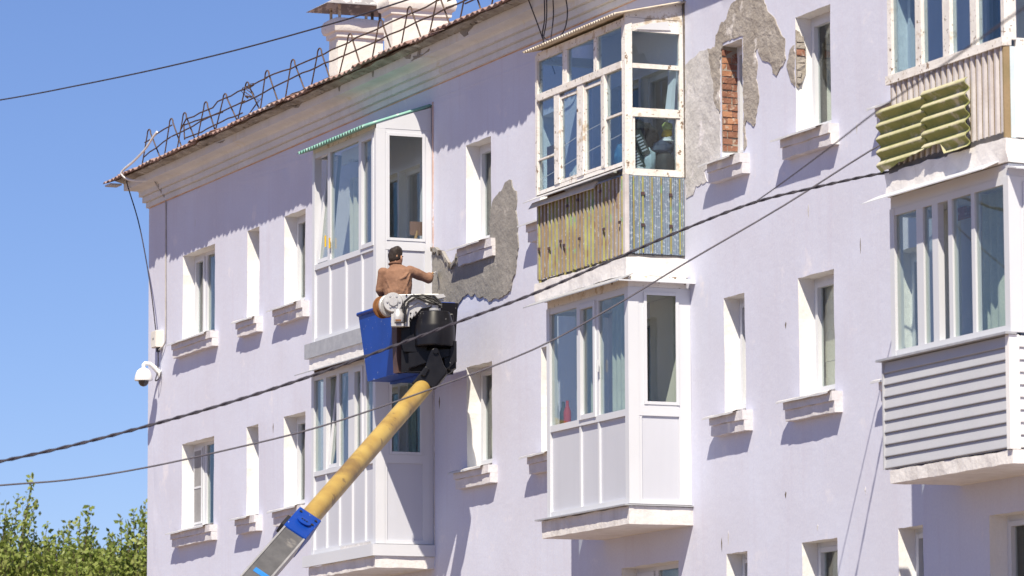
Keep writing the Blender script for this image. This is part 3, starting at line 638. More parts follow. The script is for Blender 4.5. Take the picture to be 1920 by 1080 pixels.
def pvc_bay(name, X0, X1, D, zb, zr0, zr1, zt, mull, pdiv, slab, sash=(), infill='pvc_panel', side_glass=(.575, .155), side_panel=True, drop=()):
    o = put(name, slab_mesh(*slab), 'slab', bld, True)
    f = MB(); y0, y1 = -D+.006, -D+.075
    cw = .09
    f.box(X1-.10, X1, -D, -D+.13, zb, zt)                       # corner post
    f.box(X0, X0+cw, -D, -D+.10, zb, zt)
    f.box(X0+cw, X1-.10, y0, y1, zb, zb+.06); f.box(X0+cw, X1-.10, y0-.002, y1, zr0, zr1); f.box(X0+cw, X1-.10, y0, y1, zt-.07, zt)
    ed = [X0+cw]
    for a, b in mull: f.box(a, b, y0+.003, y1, zr1, zt-.07); ed += [a, b]
    ed.append(X1-.10)
    if infill:
        pe = [X0+cw]
        for c_ in pdiv: f.box(c_-.02, c_+.02, y0+.003, y1-.02, zb+.06, zr0); pe += [c_-.02, c_+.02]
        pe.append(X1-.10)
        for i in range(0, len(pe), 2): put('panel', MB().box(pe[i], pe[i+1], -D+.035, -D+.055, zb+.06, zr0), infill, o)
    # right side
    xs0, xs1 = X1-.075, X1-.006; ga, gb = -side_glass[0], -side_glass[1]
    f.box(xs0, xs1-.002, -D+.13, ga, zr1, zt-.05); f.box(xs0, xs1-.002, gb, -.004, zb, zt-.05)
    f.box(xs0, xs1, -D+.13, -.004, zb, zb+.05); f.box(xs0, xs1+.002, -D+.13, gb, zr0, zr1+.05); f.box(xs0, xs1, -D+.13, -.004, zt-.05, zt)
    f.box(xs0, xs1-.002, -D+.13, -D+.165, zb+.05, zr0)
    put('side_pane', MB().box(X1-.040, X1-.034, ga, gb, zr1+.05, zt-.05), 'glass', o)
    frm = MB(); t_ = .035
    frm.box(xs1-.004, xs1+.012, ga-.002, ga+t_, zr1+.052, zt-.052); frm.box(xs1-.004, xs1+.012, gb-t_, gb+.002, zr1+.052, zt-.052)
    frm.box(xs1-.004, xs1+.010, ga+t_, gb-t_, zr1+.052, zr1+.052+t_); frm.box(xs1-.004, xs1+.010, ga+t_, gb-t_, zt-.052-t_, zt-.052)
    put('side_sash', frm, 'pvc', o)
    if infill: put('side_panel', MB().box(X1-.045, X1-.022, -D+.165, gb, zb+.05, zr0), infill, o)
    # left side
    f.box(X0+.006, X0+.07, -D+.10, -.01, zb, zb+.06); f.box(X0+.006, X0+.07, -D+.10, -.01, zr0, zr1); f.box(X0+.006, X0+.07, -D+.10, -.01, zt-.07, zt)
    if infill: put('side_panel', MB().box(X0+.02, X0+.045, -D+.10, -.01, zb+.06, zr0), infill, o)
    put('side_pane', MB().box(X0+.030, X0+.036, -D+.10, -.01, zr1, zt-.07), 'glass', o)
    put('frame', f, 'pvc', o)
    for i in range(0, len(ed), 2):
        k = i//2; a, b = ed[i], ed[i+1]; lo, hi = zr1, zt-.07
        if k in drop: continue
        if k in sash:
            s_ = MB(); frame_bars(s_, a-.012, b+.012, lo-.012, hi+.012, .055, -D-.012, -D+.05); put('sash', s_, 'pvc', o); a += .04; b -= .04; lo += .04; hi -= .04
        put('pane', MB().box(a, b, -D+.03, -D+.036, lo, hi), 'glass', o)
    return o

# top-left bay
b1 = pvc_bay('glazed_balcony', 9.45, 11.85, .78, 8.46, 9.44, 9.51, 11.02, [(10.02, 10.12), (11.19, 11.30)], [10.08, 10.69, 11.29], (9.40, 11.86, .80, 8.10, 8.27), sash=(2,), side_glass=(.63, .10), drop=(0,))
put('skirt', MB().box(9.30, 11.46, -.835, -.78, 8.262, 8.458).box(11.462, 11.9, -.832, -.0, 8.264, 8.457), 'galv', b1)
put('rubble_strip', slab_mesh(9.42, 11.86, .74, 8.05, 8.10, .03), 'dark_brown', b1)
mb = MB(); A_, D_ = Vector((9.56, -.75, 9.53)), 1.41           # tilted vent sash, hinged at its foot
for (u0, u1, v0, v1) in ((0, .05, 0, D_), (.39, .44, 0, D_), (.05, .39, 0, .05), (.05, .39, D_-.05, D_)):
    P = lambda u, v, w_: A_+Vector((u, v*.10+w_, v))
    mb.hexa([P(u0,v0,0),P(u1,v0,0),P(u1,v0,.05),P(u0,v0,.05),P(u0,v1,0),P(u1,v1,0),P(u1,v1,.05),P(u0,v1,.05)])
vs_ = put('vent_sash', mb, 'pvc', b1)
P = lambda u, v, w_: A_+Vector((u, v*.10+w_, v))
put('pane', MB().hexa([P(.05,.05,.02),P(.39,.05,.02),P(.39,.05,.026),P(.05,.05,.026),P(.05,1.36,.02),P(.39,1.36,.02),P(.39,1.36,.026),P(.05,1.36,.026)]), 'glass', b1)
put('gable_infill', MB().prism([(11.848, -.775, 11.022), (11.848, -.01, 11.022), (11.848, -.01, 11.33), (11.848, -.775, 11.09)], (-.05, 0, 0)), 'pvc', b1)
put('canopy', corr((9.36, -.96, 11.035), (1, 0, 0), (0, .985, .345), 2.50, 1.0, .10, .022, (0, 0, 1), nv=4, seed=4), 'green_sheet', b1, smooth=True).modifiers.new('thick', 'SOLIDIFY').thickness = .004
put('head_board', MB().box(9.47, 11.84, -.775, -.72, 11.022, 11.075), 'old_paint', b1)
put('curtain', wavy(10.52, 10.74, 9.45, 10.55, -.62, .03, .17, 60), 'curtain_grey', b1, smooth=True)
mb = MB()
for i in range(24):                                              # hanging lace with scallops
    x_ = 10.2+i*.065; mb.prism([(x_, -.64, 10.95), (x_+.06, -.64, 10.95), (x_+.06, -.64, 10.80-.03*math.sin(i)), (x_+.03, -.64, 10.75), (x_, -.64, 10.80)], (0, .006, 0))
put('curtain', mb, 'curtain_white', b1)
put('latch', MB().box(10.14, 10.16, -.80, -.782, 9.66, 9.80), 'c_yellow', b1); put('latch', MB().box(9.98, 10.0, -.80, -.782, 9.70, 9.85), 'c_yellow', b1)

# lower-left bay
b2 = pvc_bay('glazed_balcony', 9.48, 11.88, .80, 5.63, 6.67, 6.73, 8.02, [(9.92, 10.02), (10.42, 10.52), (10.86, 11.10), (11.41, 11.50)], [10.02, 10.50, 10.98, 11.46], (9.42, 11.90, .81, 5.32, 5.47), sash=(3,), side_glass=(.61, .15), drop=(1,))
put('skirt', MB().box(9.30, 11.885, -.862, -.805, 5.472, 5.622).box(11.887, 11.93, -.86, .0, 5.474, 5.621), 'pvc', b2)
mb = MB(); A_ = Vector((10.03, -.77, 6.74)); D_ = 1.2
for (u0, u1, v0, v1) in ((0, .05, 0, D_), (.33, .38, 0, D_), (.05, .33, 0, .05), (.05, .33, D_-.05, D_)):
    mb.hexa([P(u0,v0,0),P(u1,v0,0),P(u1,v0,.05),P(u0,v0,.05),P(u0,v1,0),P(u1,v1,0),P(u1,v1,.05),P(u0,v1,.05)])
put('vent_sash', mb, 'pvc', b2)
put('pane', MB().hexa([P(.05,.05,.02),P(.33,.05,.02),P(.33,.05,.026),P(.05,.05,.026),P(.05,1.15,.02),P(.33,1.15,.02),P(.33,1.15,.026),P(.05,1.15,.026)]), 'glass', b2)
put('canopy', slope_canopy(MB(), 9.33, 11.86, -.78, 8.115, -.99, 8.04), 'galv', b2); put('head_board', MB().box(9.49, 11.87, -.79, -.05, 8.022, 8.048), 'pvc', b2)
put('curtain', wavy(9.62, 10.0, 6.7, 7.95, -.62, .025, .13), 'curtain_sage', b2, smooth=True); put('curtain', wavy(11.55, 11.75, 6.7, 7.95, -.2, .025, .13), 'curtain_teal', b2, smooth=True)
put('sill_stain', MB().box(10.6, 11.7, -.803, -.7975, 5.632, 5.668), 'primer', b2)

# lower-middle bay
b3 = pvc_bay('glazed_balcony', 17.45, 19.80, .78, 5.56, 6.555, 6.63, 8.01, [(18.32, 18.42), (18.87, 18.95)], [18.40, 18.93], (17.31, 19.81, .79, 5.33, 5.53), sash=(1,), side_glass=(.585, .155))
put('sill_flashing', MB().box(17.23, 19.83, -.85, -.75, 5.535, 5.552).box(19.75, 19.835, -.75, 0, 5.536, 5.551), 'galv', b3)
put('canopy', slope_canopy(MB(), 17.17, 19.90, -.76, 8.15, -.96, 8.06), 'galv', b3); put('canopy', MB().hexa([(19.80,-.93,8.07),(19.93,-.95,8.055),(19.93,.0,8.055),(19.80,.0,8.11),(19.80,-.93,8.085),(19.93,-.95,8.07),(19.93,.0,8.07),(19.80,.0,8.125)]), 'pvc', b3)
put('head_board', MB().box(17.46, 19.79, -.77, -.05, 8.012, 8.14), 'old_paint', b3)
put('curtain', wavy(19.0, 19.66, 6.6, 7.98, -.62, .025, .12, 60), 'curtain_sage', b3, smooth=True); put('curtain', wavy(17.75, 18.3, 6.6, 7.98, -.52, .025, .12, 60), 'curtain_sage', b3, smooth=True)
put('brightening_lining', MB().box(18.74, 19.72, -.03, -.012, 5.57, 7.98), 'brightening_white', b3); put('brightening_lining', MB().box(17.5, 19.7, -.70, -.02, 7.985, 8.008), 'brightening_white', b3)  # white boards added inside to brighten what shows through the panes
put('door_handle', MB().box(18.985, 19.0, -.815, -.795, 7.12, 7.26), 'pvc', b3)

# top-middle bay, old timber glazing over corrugated iron
b4 = put('glazed_balcony', slab_mesh(17.05, 19.72, .76, 8.15, 8.36, .02), 'slab', bld, True)
X0, X1, D = 17.03, 19.66, .735
def jbar(f, x0, x1, y0, y1, z0, z1, j=.006):
    q = lambda: rr.uniform(-j, j)
    f.hexa([(x0+q(),y0+q(),z0+q()),(x1+q(),y0+q(),z0+q()),(x1+q(),y1,z0+q()),(x0+q(),y1,z0+q()),(x0+q(),y0+q(),z1+q()),(x1+q(),y0+q(),z1+q()),(x1+q(),y1,z1+q()),(x0+q(),y1,z1+q())])
f = MB()
jbar(f, X0, X0+.07, -D, -D+.08, 9.42, 11.10); jbar(f, X1-.09, X1, -D, -D+.09, 9.31, 11.12); jbar(f, X0+.07, X1-.09, -D+.006, -D+.07, 9.42, 9.47); jbar(f, X0+.07, X1-.09, -D-.01, -D+.07, 10.545, 10.62); jbar(f, X0+.07, X1-.09, -D+.004, -D+.07, 11.03, 11.12)
up = [X0+.07, 17.86, 17.98, 18.76, 18.85, X1-.09]; low = [X0+.07, 17.62, 17.76, 18.29, 18.47, 18.98, 19.09, X1-.09]
for i in (1, 3): jbar(f, up[i], up[i+1], -D+.005, -D+.07, 10.62, 11.03)
for i in (1, 3, 5): jbar(f, low[i], low[i+1], -D-.005, -D+.07, 9.47, 10.545)
# side timbers
jbar(f, X1-.07, X1-.004, -.05, -.004, 9.31, 11.12); jbar(f, X1-.07, X1-.004, -D+.09, -.05, 10.545, 10.60); jbar(f, X1-.07, X1+.006, -D+.09, -.05, 9.985, 10.085); jbar(f, X1-.07, X1+.004, -D+.09, -.05, 9.31, 9.385); jbar(f, X1-.07, X1-.004, -D+.09, -.05, 10.97, 11.12)
jbar(f, X1-.06, X1-.01, -D+.09, -D+.125, 9.385, 9.985, .002); jbar(f, X1-.06, X1-.01, -.09, -.05, 9.385, 9.985, .002)
jbar(f, X0+.004, X0+.07, -D+.08, -.01, 9.42, 9.48); jbar(f, X0+.004, X0+.07, -D+.08, -.01, 11.0, 11.1)
put('timber_frame', f, 'old_paint', b4)
for i in (0, 2, 4): put('pane', MB().box(up[i], up[i+1], -D+.03, -D+.036, 10.62, 11.03), 'glass_old', b4)
for i in (0, 2, 4, 6):
    put('pane', MB().box(low[i], low[i+1], -D+.03, -D+.036, 9.47, 10.545), 'glass_old', b4)
    if i in (2, 4):
        s_ = MB(); frame_bars(s_, low[i], low[i+1], 9.475, 10.50, .035, -D+.012, -D+.05); put('sash', s_, 'old_paint', b4)
put('glazing_bar', MB().box(low[6], low[7], -D+.01, -D+.05, 10.02, 10.045), 'old_paint', b4)
put('glazing_bar', MB().box(low[0], low[1], -D+.01, -D+.05, 9.83, 9.85), 'old_paint', b4)
for (a, b) in ((9.385, 9.985), (10.085, 10.545), (10.60, 10.97)): put('side_pane', MB().box(X1-.04, X1-.034, -D+.09, -.05, a, b), 'glass_old', b4)
put('side_pane', MB().box(X0+.03, X0+.036, -D+.08, -.01, 9.48, 11.0), 'glass_old', b4)
put('gable_infill', MB().prism([(X1-.006, -D+.01, 11.122), (X1-.006, -.01, 11.122), (X1-.006, -.01, 11.33), (X1-.006, -D+.01, 11.16)], (-.04, 0, 0)), 'old_paint', b4)
put('loose_board', MB().prism([(X1+.01, -D+.11, 10.985), (X1+.01, -.16, 11.0), (X1+.01, -.20, 11.10), (X1+.01, -D+.30, 11.06)], (-.008, 0, 0)), 'pvc', b4)
put('canopy', corr((17.0, -.88, 11.135), (1, 0, 0), (0, .97, .22), 2.74, .93, .072, .014, (0, 0, 1), nv=4, seed=6), 'tan_sheet', b4, smooth=True).modifiers.new('thick', 'SOLIDIFY').thickness = .006
put('sill_flashing', MB().hexa([(16.94,-.86,9.33),(19.60,-.86,9.335),(19.60,-.70,9.405),(16.94,-.70,9.405),(16.94,-.86,9.342),(19.60,-.86,9.347),(19.60,-.70,9.417),(16.94,-.70,9.417)]).hexa([(16.98,-.80,9.26),(18.9,-.79,9.25),(18.9,-.74,9.33),(16.98,-.74,9.33),(16.98,-.805,9.265),(18.9,-.80,9.255),(18.9,-.755,9.34),(16.98,-.755,9.34)]), 'flashing', b4)
n1 = 24
def idx_front(ph, s):
    k = int(s/.105); return (1 if (k*7 % 5) in (0, 1, 3) else 2) if ph > .92 else 0
put('corrugated_front', corr((17.05, -D+.002, 8.40), (1, 0, 0), (0, 0, 1), 2.56, .90, .105, .014, (0, 1, 0), 'sq', 3, 20, idx_front, .012, 3), ['corr_grey', 'corr_yellow', 'corr_tan'], b4)
put('corrugated_side', corr((X1-.004, -D+.04, 8.41), (0, 1, 0), (0, 0, 1), .685, .89, .135, .008, (-1, 0, 0), 'sq', 3, 20, lambda ph, s: 1 if ph > .82 else 0, .01, 5), ['corr_blue', 'corr_yellow'], b4)
mb = corr((X1+.004, -D+.04, 8.41), (0, 1, 0), (0, 0, 1), .685, .89, .027, .004, (1, 0, 0), 'sin', 1, 8); put('corrugated_side', mb, 'corr_blue', b4)
for k in range(6):
    yy = -D+.085+.115*k
    put('cover_strip', MB().box(X1+.006, X1+.016, yy, yy+.015, 8.42, 9.29), 'corr_yellow', b4)
    if k in (1, 4):
        for zz in (8.72, 9.08): put('rust_bolt', MB().box(X1+.008, X1+.024, yy-.012, yy+.026, zz, zz+.035), 'redbrown', b4)
for (xx, zz) in ((17.15, 8.75), (17.45, 8.72), (17.8, 8.76), (18.35, 8.72), (18.0, 9.15), (18.3, 9.18), (19.05, 8.74), (19.5, 8.76), (18.95, 9.19), (17.9, 8.70)): put('rust_bolt', MB().box(xx, xx+.05, -D-.026, -D-.01, zz, zz+.03), 'redbrown', b4)
put('corner_strip', MB().box(X1-.055, X1+.002, -D-.014, -D+.04, 8.40, 9.31), 'corr_white', b4)
put('floor_beam', MB().box(17.06, 19.655, -D+.03, -.01, 8.34, 8.405), 'dark_beam', b4)
for k in range(10): put('beam_stud', MB().box(17.12+k*.25, 17.145+k*.25, -D+.002, -D+.03, 8.345, 8.41), 'corr_yellow', b4)
put('door_leaf', MB().box(17.12, 17.60, -.62, -.59, 9.0, 10.0), 'dark_wood', b4)
for z_, xa, xb in ((9.75, 17.1, 19.5), (10.0, 17.4, 19.58)): put('clothes_line', MB().tube([(xa, -.70, z_-.15), (18.3, -.70, z_-.03), (xb, -.70, z_+.05)], .004, 4), 'conduit_white', b4)
put('leaning_slats', MB().hexa([(19.55,-.20,9.98),(19.6,-.16,9.98),(19.6,-.10,9.98),(19.55,-.14,9.98),(19.55,-.12,10.6),(19.6,-.08,10.6),(19.6,-.06,10.6),(19.55,-.10,10.6)]), 'pvc', b4)
put('ceiling_board', slope_canopy(MB(), 17.05, 19.63, -.01, 11.30, -.72, 11.118), 'old_paint', b4)

# right-hand bays
b5 = put('glazed_balcony', slab_mesh(26.16, 28.66, .80, 8.15, 8.385, .025), 'slab', bld, True)
X0, X1, D = 26.22, 28.62, .78; XE = X1
f = MB()
jbar(f, X0, X0+.07, -D, -D+.08, 9.34, 11.4); jbar(f, X1-.07, X1, -D, -D+.13, 9.34, 11.4); jbar(f, X0+.07, X1-.07, -D+.005, -D+.07, 11.3, 11.4)
mu = [X0+.07, 26.81, 26.94, 27.39, 27.54, 27.94, 28.07, X1-.07]
for i in (1, 3, 5): jbar(f, mu[i], mu[i+1], -D-.004, -D+.07, 9.36, 11.3)
jbar(f, X0-.01, X1+.01, -D-.03, -D+.07, 9.275, 9.365); jbar(f, X1-.06, X1-.004, -D+.13, -.01, 9.275, 9.36); jbar(f, X1-.06, X1-.004, -.07, -.01, 9.36, 11.4); jbar(f, X1-.06, X1-.004, -D+.13, -.07, 11.3, 11.4)
jbar(f, X0+.004, X0+.07, -D+.08, -.01, 9.36, 9.42)
put('timber_frame', f, 'old_paint', b5)
for i in (0, 2, 4, 6): put('pane', MB().box(mu[i], mu[i+1], -D+.03, -D+.036, 9.365, 11.3), 'glass_old', b5)
put('side_pane', MB().box(X1-.04, X1-.034, -D+.13, -.07, 9.36, 11.3), 'glass_old', b5); put('side_pane', MB().box(X0+.03, X0+.036, -D+.08, -.01, 9.42, 11.3), 'glass_old', b5)
put('canopy', slope_canopy(MB(), X0-.1, X1+.1, 0, 11.6, -.95, 11.42), 'tan_sheet', b5)
def idx3(ph, s): return 1 if .49 < ph < .66 else 0
put('corrugated_front', corr((X0+.01, -D+.004, 8.44), (1, 0, 0), (0, 0, 1), 2.36, .835, .118, .018, (0, 1, 0), 'sq', 3, 20, idx3, .01, 8), ['corr_white', 'corr_tan'], b5)
put('floor_beam', MB().box(X0+.0, X1-.01, -D-.012, -D+.08, 8.375, 8.445), 'dark_beam', b5)
put('corner_board', MB().box(X1-.018, X1+.004, -D-.018, -D+.05, 8.39, 9.275), 'corr_tan', b5); put('corner_board', MB().box(X1-.02, X1+.010, -D+.052, -D+.10, 8.39, 9.272), 'pale_blue', b5)
for k in range(5): put('side_board', MB().box(X1-.03, X1+.002+.003*(k % 2), -D+.102+.135*k, -D+.232+.135*k, 8.40, 9.270), 'siding_white', b5)
# two sheets of green wavy slate fixed sideways over the parapet
def slate(x0, x1, zt, zb, y, notch, seed):
    vs = []; fs = []; nz_, nx = 60, 16; rs = random.Random(seed); edge = [notch(i/nx)+rs.uniform(-.008, .008) for i in range(nx+1)]
    for layer in (0, .010):
        for i in range(nx+1):
            for k in range(nz_+1):
                z_ = max(zt-(zt-zb)*k/nz_, zb+edge[i])
                vs.append((x0+(x1-x0)*i/nx, y-.026*math.sin(2*math.pi*(zt-z_)/.132-.4)+layer, z_))
    N1 = (nx+1)*(nz_+1)
    mi = []
    for i in range(nx):
        for k in range(nz_):
            a = i*(nz_+1)+k; fs += [(a, a+1, a+nz_+2, a+nz_+1), (a+N1, a+nz_+1+N1, a+nz_+2+N1, a+1+N1)]
            ph = (((zt-zb)*(k+.5)/nz_)/.132-.064+.02*nz1(i*.7, seed, k*.1)) % 1; mi += [1 if -.02 < ph < .27 or ph > .96 else 0, 0]  # upper part of each wave painted lighter, as if lit from above
    for i0 in (0, nx):
        for k in range(nz_): a = i0*(nz_+1)+k; fs.append((a, a+1, a+1+N1, a+N1))
    for k0 in (0, nz_):
        for i in range(nx): a = i*(nz_+1)+k0; fs.append((a, a+nz_+1, a+nz_+1+N1, a+N1))
    mb = MB().add(vs, fs); mb.mi[:len(mi)] = mi; return mb
put('slate_sheet', slate(26.13, 27.16, 9.035, 8.40, -.86, lambda t: .0+.09*t, 1), ['slate_green', 'slate_lit'], b5, smooth=True)
put('slate_sheet', slate(27.12, 28.02, 9.065, 8.38, -.875, lambda t: .11 if t < .45 else (.11-(t-.45)*.2 if t < .48 else .0), 2), ['slate_green', 'slate_lit'], b5, smooth=True)
b6 = pvc_bay('glazed_balcony', 26.20, 28.64, .78, 6.53, 6.531, 6.60, 8.02, [(26.75, 26.89), (27.08, 27.20), (27.41, 27.49), (27.88, 27.95)], [], (26.15, 28.66, .79, 5.285, 5.415), sash=(), infill=None, side_glass=(.62, .12), drop=(2,))
put('sill_flashing', MB().box(26.0, 28.68, -.86, -.74, 6.505, 6.527), 'galv', b6)
put('canopy', slope_canopy(MB(), 25.98, 28.50, -.78, 8.19, -.98, 8.10), 'pvc', b6); put('canopy', MB().hexa([(28.63,-.80,8.10),(28.84,-.80,8.06),(28.84,0,8.06),(28.63,0,8.14),(28.63,-.80,8.115),(28.84,-.80,8.075),(28.84,0,8.075),(28.63,0,8.155)]), 'pvc', b6)
put('head_board', MB().box(26.21, 28.63, -.77, -.05, 8.022, 8.14), 'pvc', b6)
put('lintel_brick_course', MB().box(27.12, 27.45, -.60, -.5, 7.80, 7.90), 'brick', b6)
nb = 9; hgt = (6.50-5.43)/nb
put('siding_backing', MB().box(26.08, 28.62, -.775, -.02, 5.43, 6.50), 'siding', b6)
for k in range(nb):
    z0 = 5.43+k*hgt
    put('siding_plank', MB().prism([(26.06, -.778, z0+hgt-.003), (26.06, -.783, z0+hgt-.003), (26.06, -.801, z0+.020), (26.06, -.801, z0+.012), (26.06, -.778, z0+.006)], (2.53, 0, 0)), 'siding', b6)
    put('siding_plank', MB().prism([(28.624, -.70, z0+hgt-.003), (28.629, -.70, z0+hgt-.003), (28.652, -.70, z0+.035), (28.652, -.70, z0+.014), (28.624, -.70, z0+.004)], (0, .69, 0)), 'siding_white', b6)
put('siding_corner', MB().box(28.59, 28.662, -.815, -.705, 5.42, 6.503), 'siding_white', b6); put('siding_corner', MB().box(26.04, 26.062, -.81, -.76, 5.43, 6.50), 'siding', b6)
put('curtain', wavy(27.5, 28.5, 6.6, 8.0, -.45, .03, .15, 60), 'curtain_sage', b6, smooth=True); put('curtain', wavy(26.35, 26.75, 6.6, 8.0, -.3, .03, .15, 30), 'curtain_grey', b6, smooth=True)
put('open_sash', MB().box(27.10, 27.18, -.755, -.71, 6.60, 7.95), 'pvc', b6)

# ------------------------------------------------------------------ things kept on the balconies
def thing(name, mb, mats, label, cat, group=None, smooth=True, **k):
    o = put(name, mb, mats, None, smooth, **k); o['label'] = label; o['category'] = cat
    if group: o['group'] = group
    return o
CX = 19.52
put_shelf = put('storage_shelf', MB().box(19.1, 19.60, -.63, -.07, 9.30, 9.325), 'dark_wood', b4)
put('storage_shelf', MB().box(19.1, 19.13, -.63, -.07, 8.41, 9.30), 'dark_wood', b4)
def bag(c, r, m, label, name='plastic_bag', seed=0, cat='bag', jit=.35): return thing(name, MB().ellip(c, r, 16, 0, jit, seed), m, label, cat)
bag((19.50,-.52,9.39),(.07,.11,.075),'c_white','white plastic bag at the lower left of the timber balcony side pane',seed=1)
bag((19.50,-.38,9.49),(.08,.09,.16),'c_paleblue','pale blue bag bulging in the middle of the timber balcony side pane',seed=2)
bag((19.50,-.19,9.66),(.08,.13,.09),'c_navy','navy blue cloth bundle on the right of the timber balcony side pane',seed=3)
bag((19.51,-.15,9.755),(.06,.07,.04),'c_white','small white bag on top of the navy cloth bundle',seed=4)
bag((19.50,-.14,9.83),(.06,.06,.05),'c_yellow','bright yellow bag behind the timber balcony side pane',seed=5)
bag((19.48,-.13,9.91),(.06,.06,.06),'c_lime','yellow green bag above the bright yellow bag',seed=6)
bag((19.40,-.42,9.80),(.08,.19,.18),'c_black','black bag slumped at the top of the timber balcony side pane',seed=7)
j = thing('basket', MB().lathe((19.50,-.18,9.33),[(.09,0),(.12,.03),(.125,.18),(.10,.25),(.06,.27)],18), 'c_black', 'round black basket at the lower right of the timber balcony side pane', 'basket')
thing('pumpkin', MB().ellip((19.56,-.17,9.40),(.05,.075,.06),14,0,.15,2), 'c_beige', 'beige mottled pumpkin in front of the round black basket', 'pumpkin')
def carton(c, s, rot, label):
    mb = MB(); q = Matrix.Rotation(rot, 4, 'X')
    def B(x0,x1,y0,y1,z0,z1,mi): 
        ps = [(x0,y0,z0),(x1,y0,z0),(x1,y1,z0),(x0,y1,z0),(x0,y0,z1),(x1,y0,z1),(x1,y1,z1),(x0,y1,z1)]
        mb.hexa([Vector(c)+(q@Vector(p)) for p in ps], mi)
    B(-.04,.04,-s[0],s[0],-s[1],s[1],0)
    for k in range(6): B(.04,.043,-s[0]*.7,s[0]*(.6-.1*(k%3)),-s[1]*.7+k*s[1]*.24,-s[1]*.7+k*s[1]*.24+.018,1)
    thing('carton', mb, ['c_dkgreen','c_print'], label, 'box', smooth=False)
carton((19.54,-.50,9.70),(.055,.15),.45,'dark printed carton tilted high on the left of the timber balcony side pane')
carton((19.52,-.55,9.52),(.07,.13),.40,'dark green carton leaning below the printed carton')
bag((18.05,-.62,9.53),(.16,.08,.10),'c_white','white plastic bag at the bottom of the second timber balcony front pane',seed=9)
bag((19.30,-.62,9.58),(.12,.08,.14),'c_blue','blue bag at the bottom of the timber balcony front pane beside the corner',seed=10)
put('window_ledge', MB().box(17.12, 19.1, -.68, -.50, 9.41, 9.44), 'old_paint', b4)
for (xx, m_, nm) in ((17.66,'c_dkgreen','dark bottle with a slim neck'), (17.78,'c_red','tall red bottle')):
    thing('bottle', MB().lathe((xx,-.66,6.58),[(.04,0),(.045,.02),(.045,.20),(.02,.27),(.018,.33)],14), m_, nm+' standing behind the lower middle balcony front pane', 'bottle')
put('window_ledge', MB().box(17.55, 18.3, -.70, -.58, 6.555, 6.58), 'pvc', b3)
put('window_ledge', MB().box(11.30, 11.80, -.62, -.08, 9.49, 9.515), 'pvc', b1)
thing('folded_cloth', MB().ellip((11.70,-.52,9.565),(.09,.11,.05),14,0,.5,3), 'c_white', 'crumpled white cloth behind the upper left balcony side pane', 'cloth')
sp = MB(); sp.tube([(11.72,-.20,9.515),(11.72,-.16,9.72)],.02,8,0); sp.box(11.71,11.73,-.26,-.08,9.66,9.84,1)
thing('hand_shovel', sp, ['wood','c_brown'], 'brown hand shovel with wooden handle behind the upper left balcony side pane', 'shovel', smooth=False)

# ------------------------------------------------------------------ cameras, boxes and cables on the corner
cc = empty('security_camera', (.60,-.25,8.78), 'white dome security camera on a bracket at the wall corner', 'camera')
put('housing', MB().lathe((.60,-.27,8.86),[(.135,0),(.14,.02),(.125,.09),(.10,.15),(.06,.185),(.03,.195)],24), 'cctv_white', cc, True)
put('dome', MB().lathe((.60,-.27,8.77),[(.01,0),(.05,.015),(.075,.05),(.082,.092)],20), 'smoke_dome', cc, True)
ar = MB(); ar.tube([(.60,-.27,9.04),(.60,-.27,9.10),(.60,-.25,9.125),(.60,-.17,9.12),(.60,-.09,9.06),(.60,-.02,8.99),(.60,.01,8.94)],[.03,.032,.032,.034,.038,.042,.05],12); put('bracket', ar, 'cctv_white', cc, True)
jb = empty('junction_box', (.61,-.05,9.35), 'cream metal junction box on the wall above the dome camera', 'box')
put('body', MB().box(.49,.73,-.11,.012,9.37,9.63), 'box_cream', jb, bevel=.006); put('door', MB().box(.50,.72,-.122,-.111,9.38,9.62), 'box_cream', jb)
for xx in (.575,.62): put('keyhole', MB().box(xx,xx+.012,-.126,-.1225,9.49,9.52), 'c_navy', jb)
put('gland', MB().lathe((.66,-.06,9.30),[(.03,0),(.03,.07)],10), 'c_black', jb)
def cablething(name, pts, r_, m_, label, cat='cable', n=6, twist=0):
    mb = MB()
    P_ = [Vector(p) for p in pts]; Q = []
    for i in range(len(P_)-1):
        p0, p1, p2, p3 = P_[max(i-1,0)], P_[i], P_[i+1], P_[min(i+2,len(P_)-1)]
        ns = max(4, int((p2-p1).length/(.09 if twist else .25)))
        for k in range(ns):
            t = k/ns; Q.append(.5*((2*p1)+(-p0+p2)*t+(2*p0-5*p1+4*p2-p3)*t*t+(-p0+3*p1-3*p2+p3)*t**3))
    Q.append(P_[-1])
    if twist:
        s = 0
        A = []; B = []
        for i, q in enumerate(Q):
            if i: s += (Q[i]-Q[i-1]).length
            t = (Q[min(i+1,len(Q)-1)]-Q[max(i-1,0)]).normalized(); u = t.cross(Vector((0,0,1))).normalized(); v = u.cross(t); a = 2*math.pi*s/twist
            off = (u*math.cos(a)+v*math.sin(a))*r_*.48; A.append(q+off); B.append(q-off)
        mb.tube(A, r_*.62, n); mb.tube(B, r_*.62, n)
    else: mb.tube(Q, r_, n)
    return thing(name, mb, m_, label, cat)
cablething('wall_conduit', [(.84,-.20,11.91),(.86,-.06,11.68),(.87,-.018,11.55),(.875,-.016,10.6),(.885,-.016,9.6),(.84,-.02,9.40),(.70,-.06,9.33)], .012, 'conduit', 'grey conduit running down the wall corner to the junction box', 'conduit')
cablething('white_conduit', [(1.80,-.47,12.50),(1.68,-.49,12.44),(1.4,-.52,12.30),(.95,-.56,12.17),(.56,-.60,12.09),(.50,-.60,12.02),(.60,-.48,11.93),(.84,-.20,11.91)], .019, 'conduit_white', 'white bent conduit hooked over the roof corner', 'conduit')
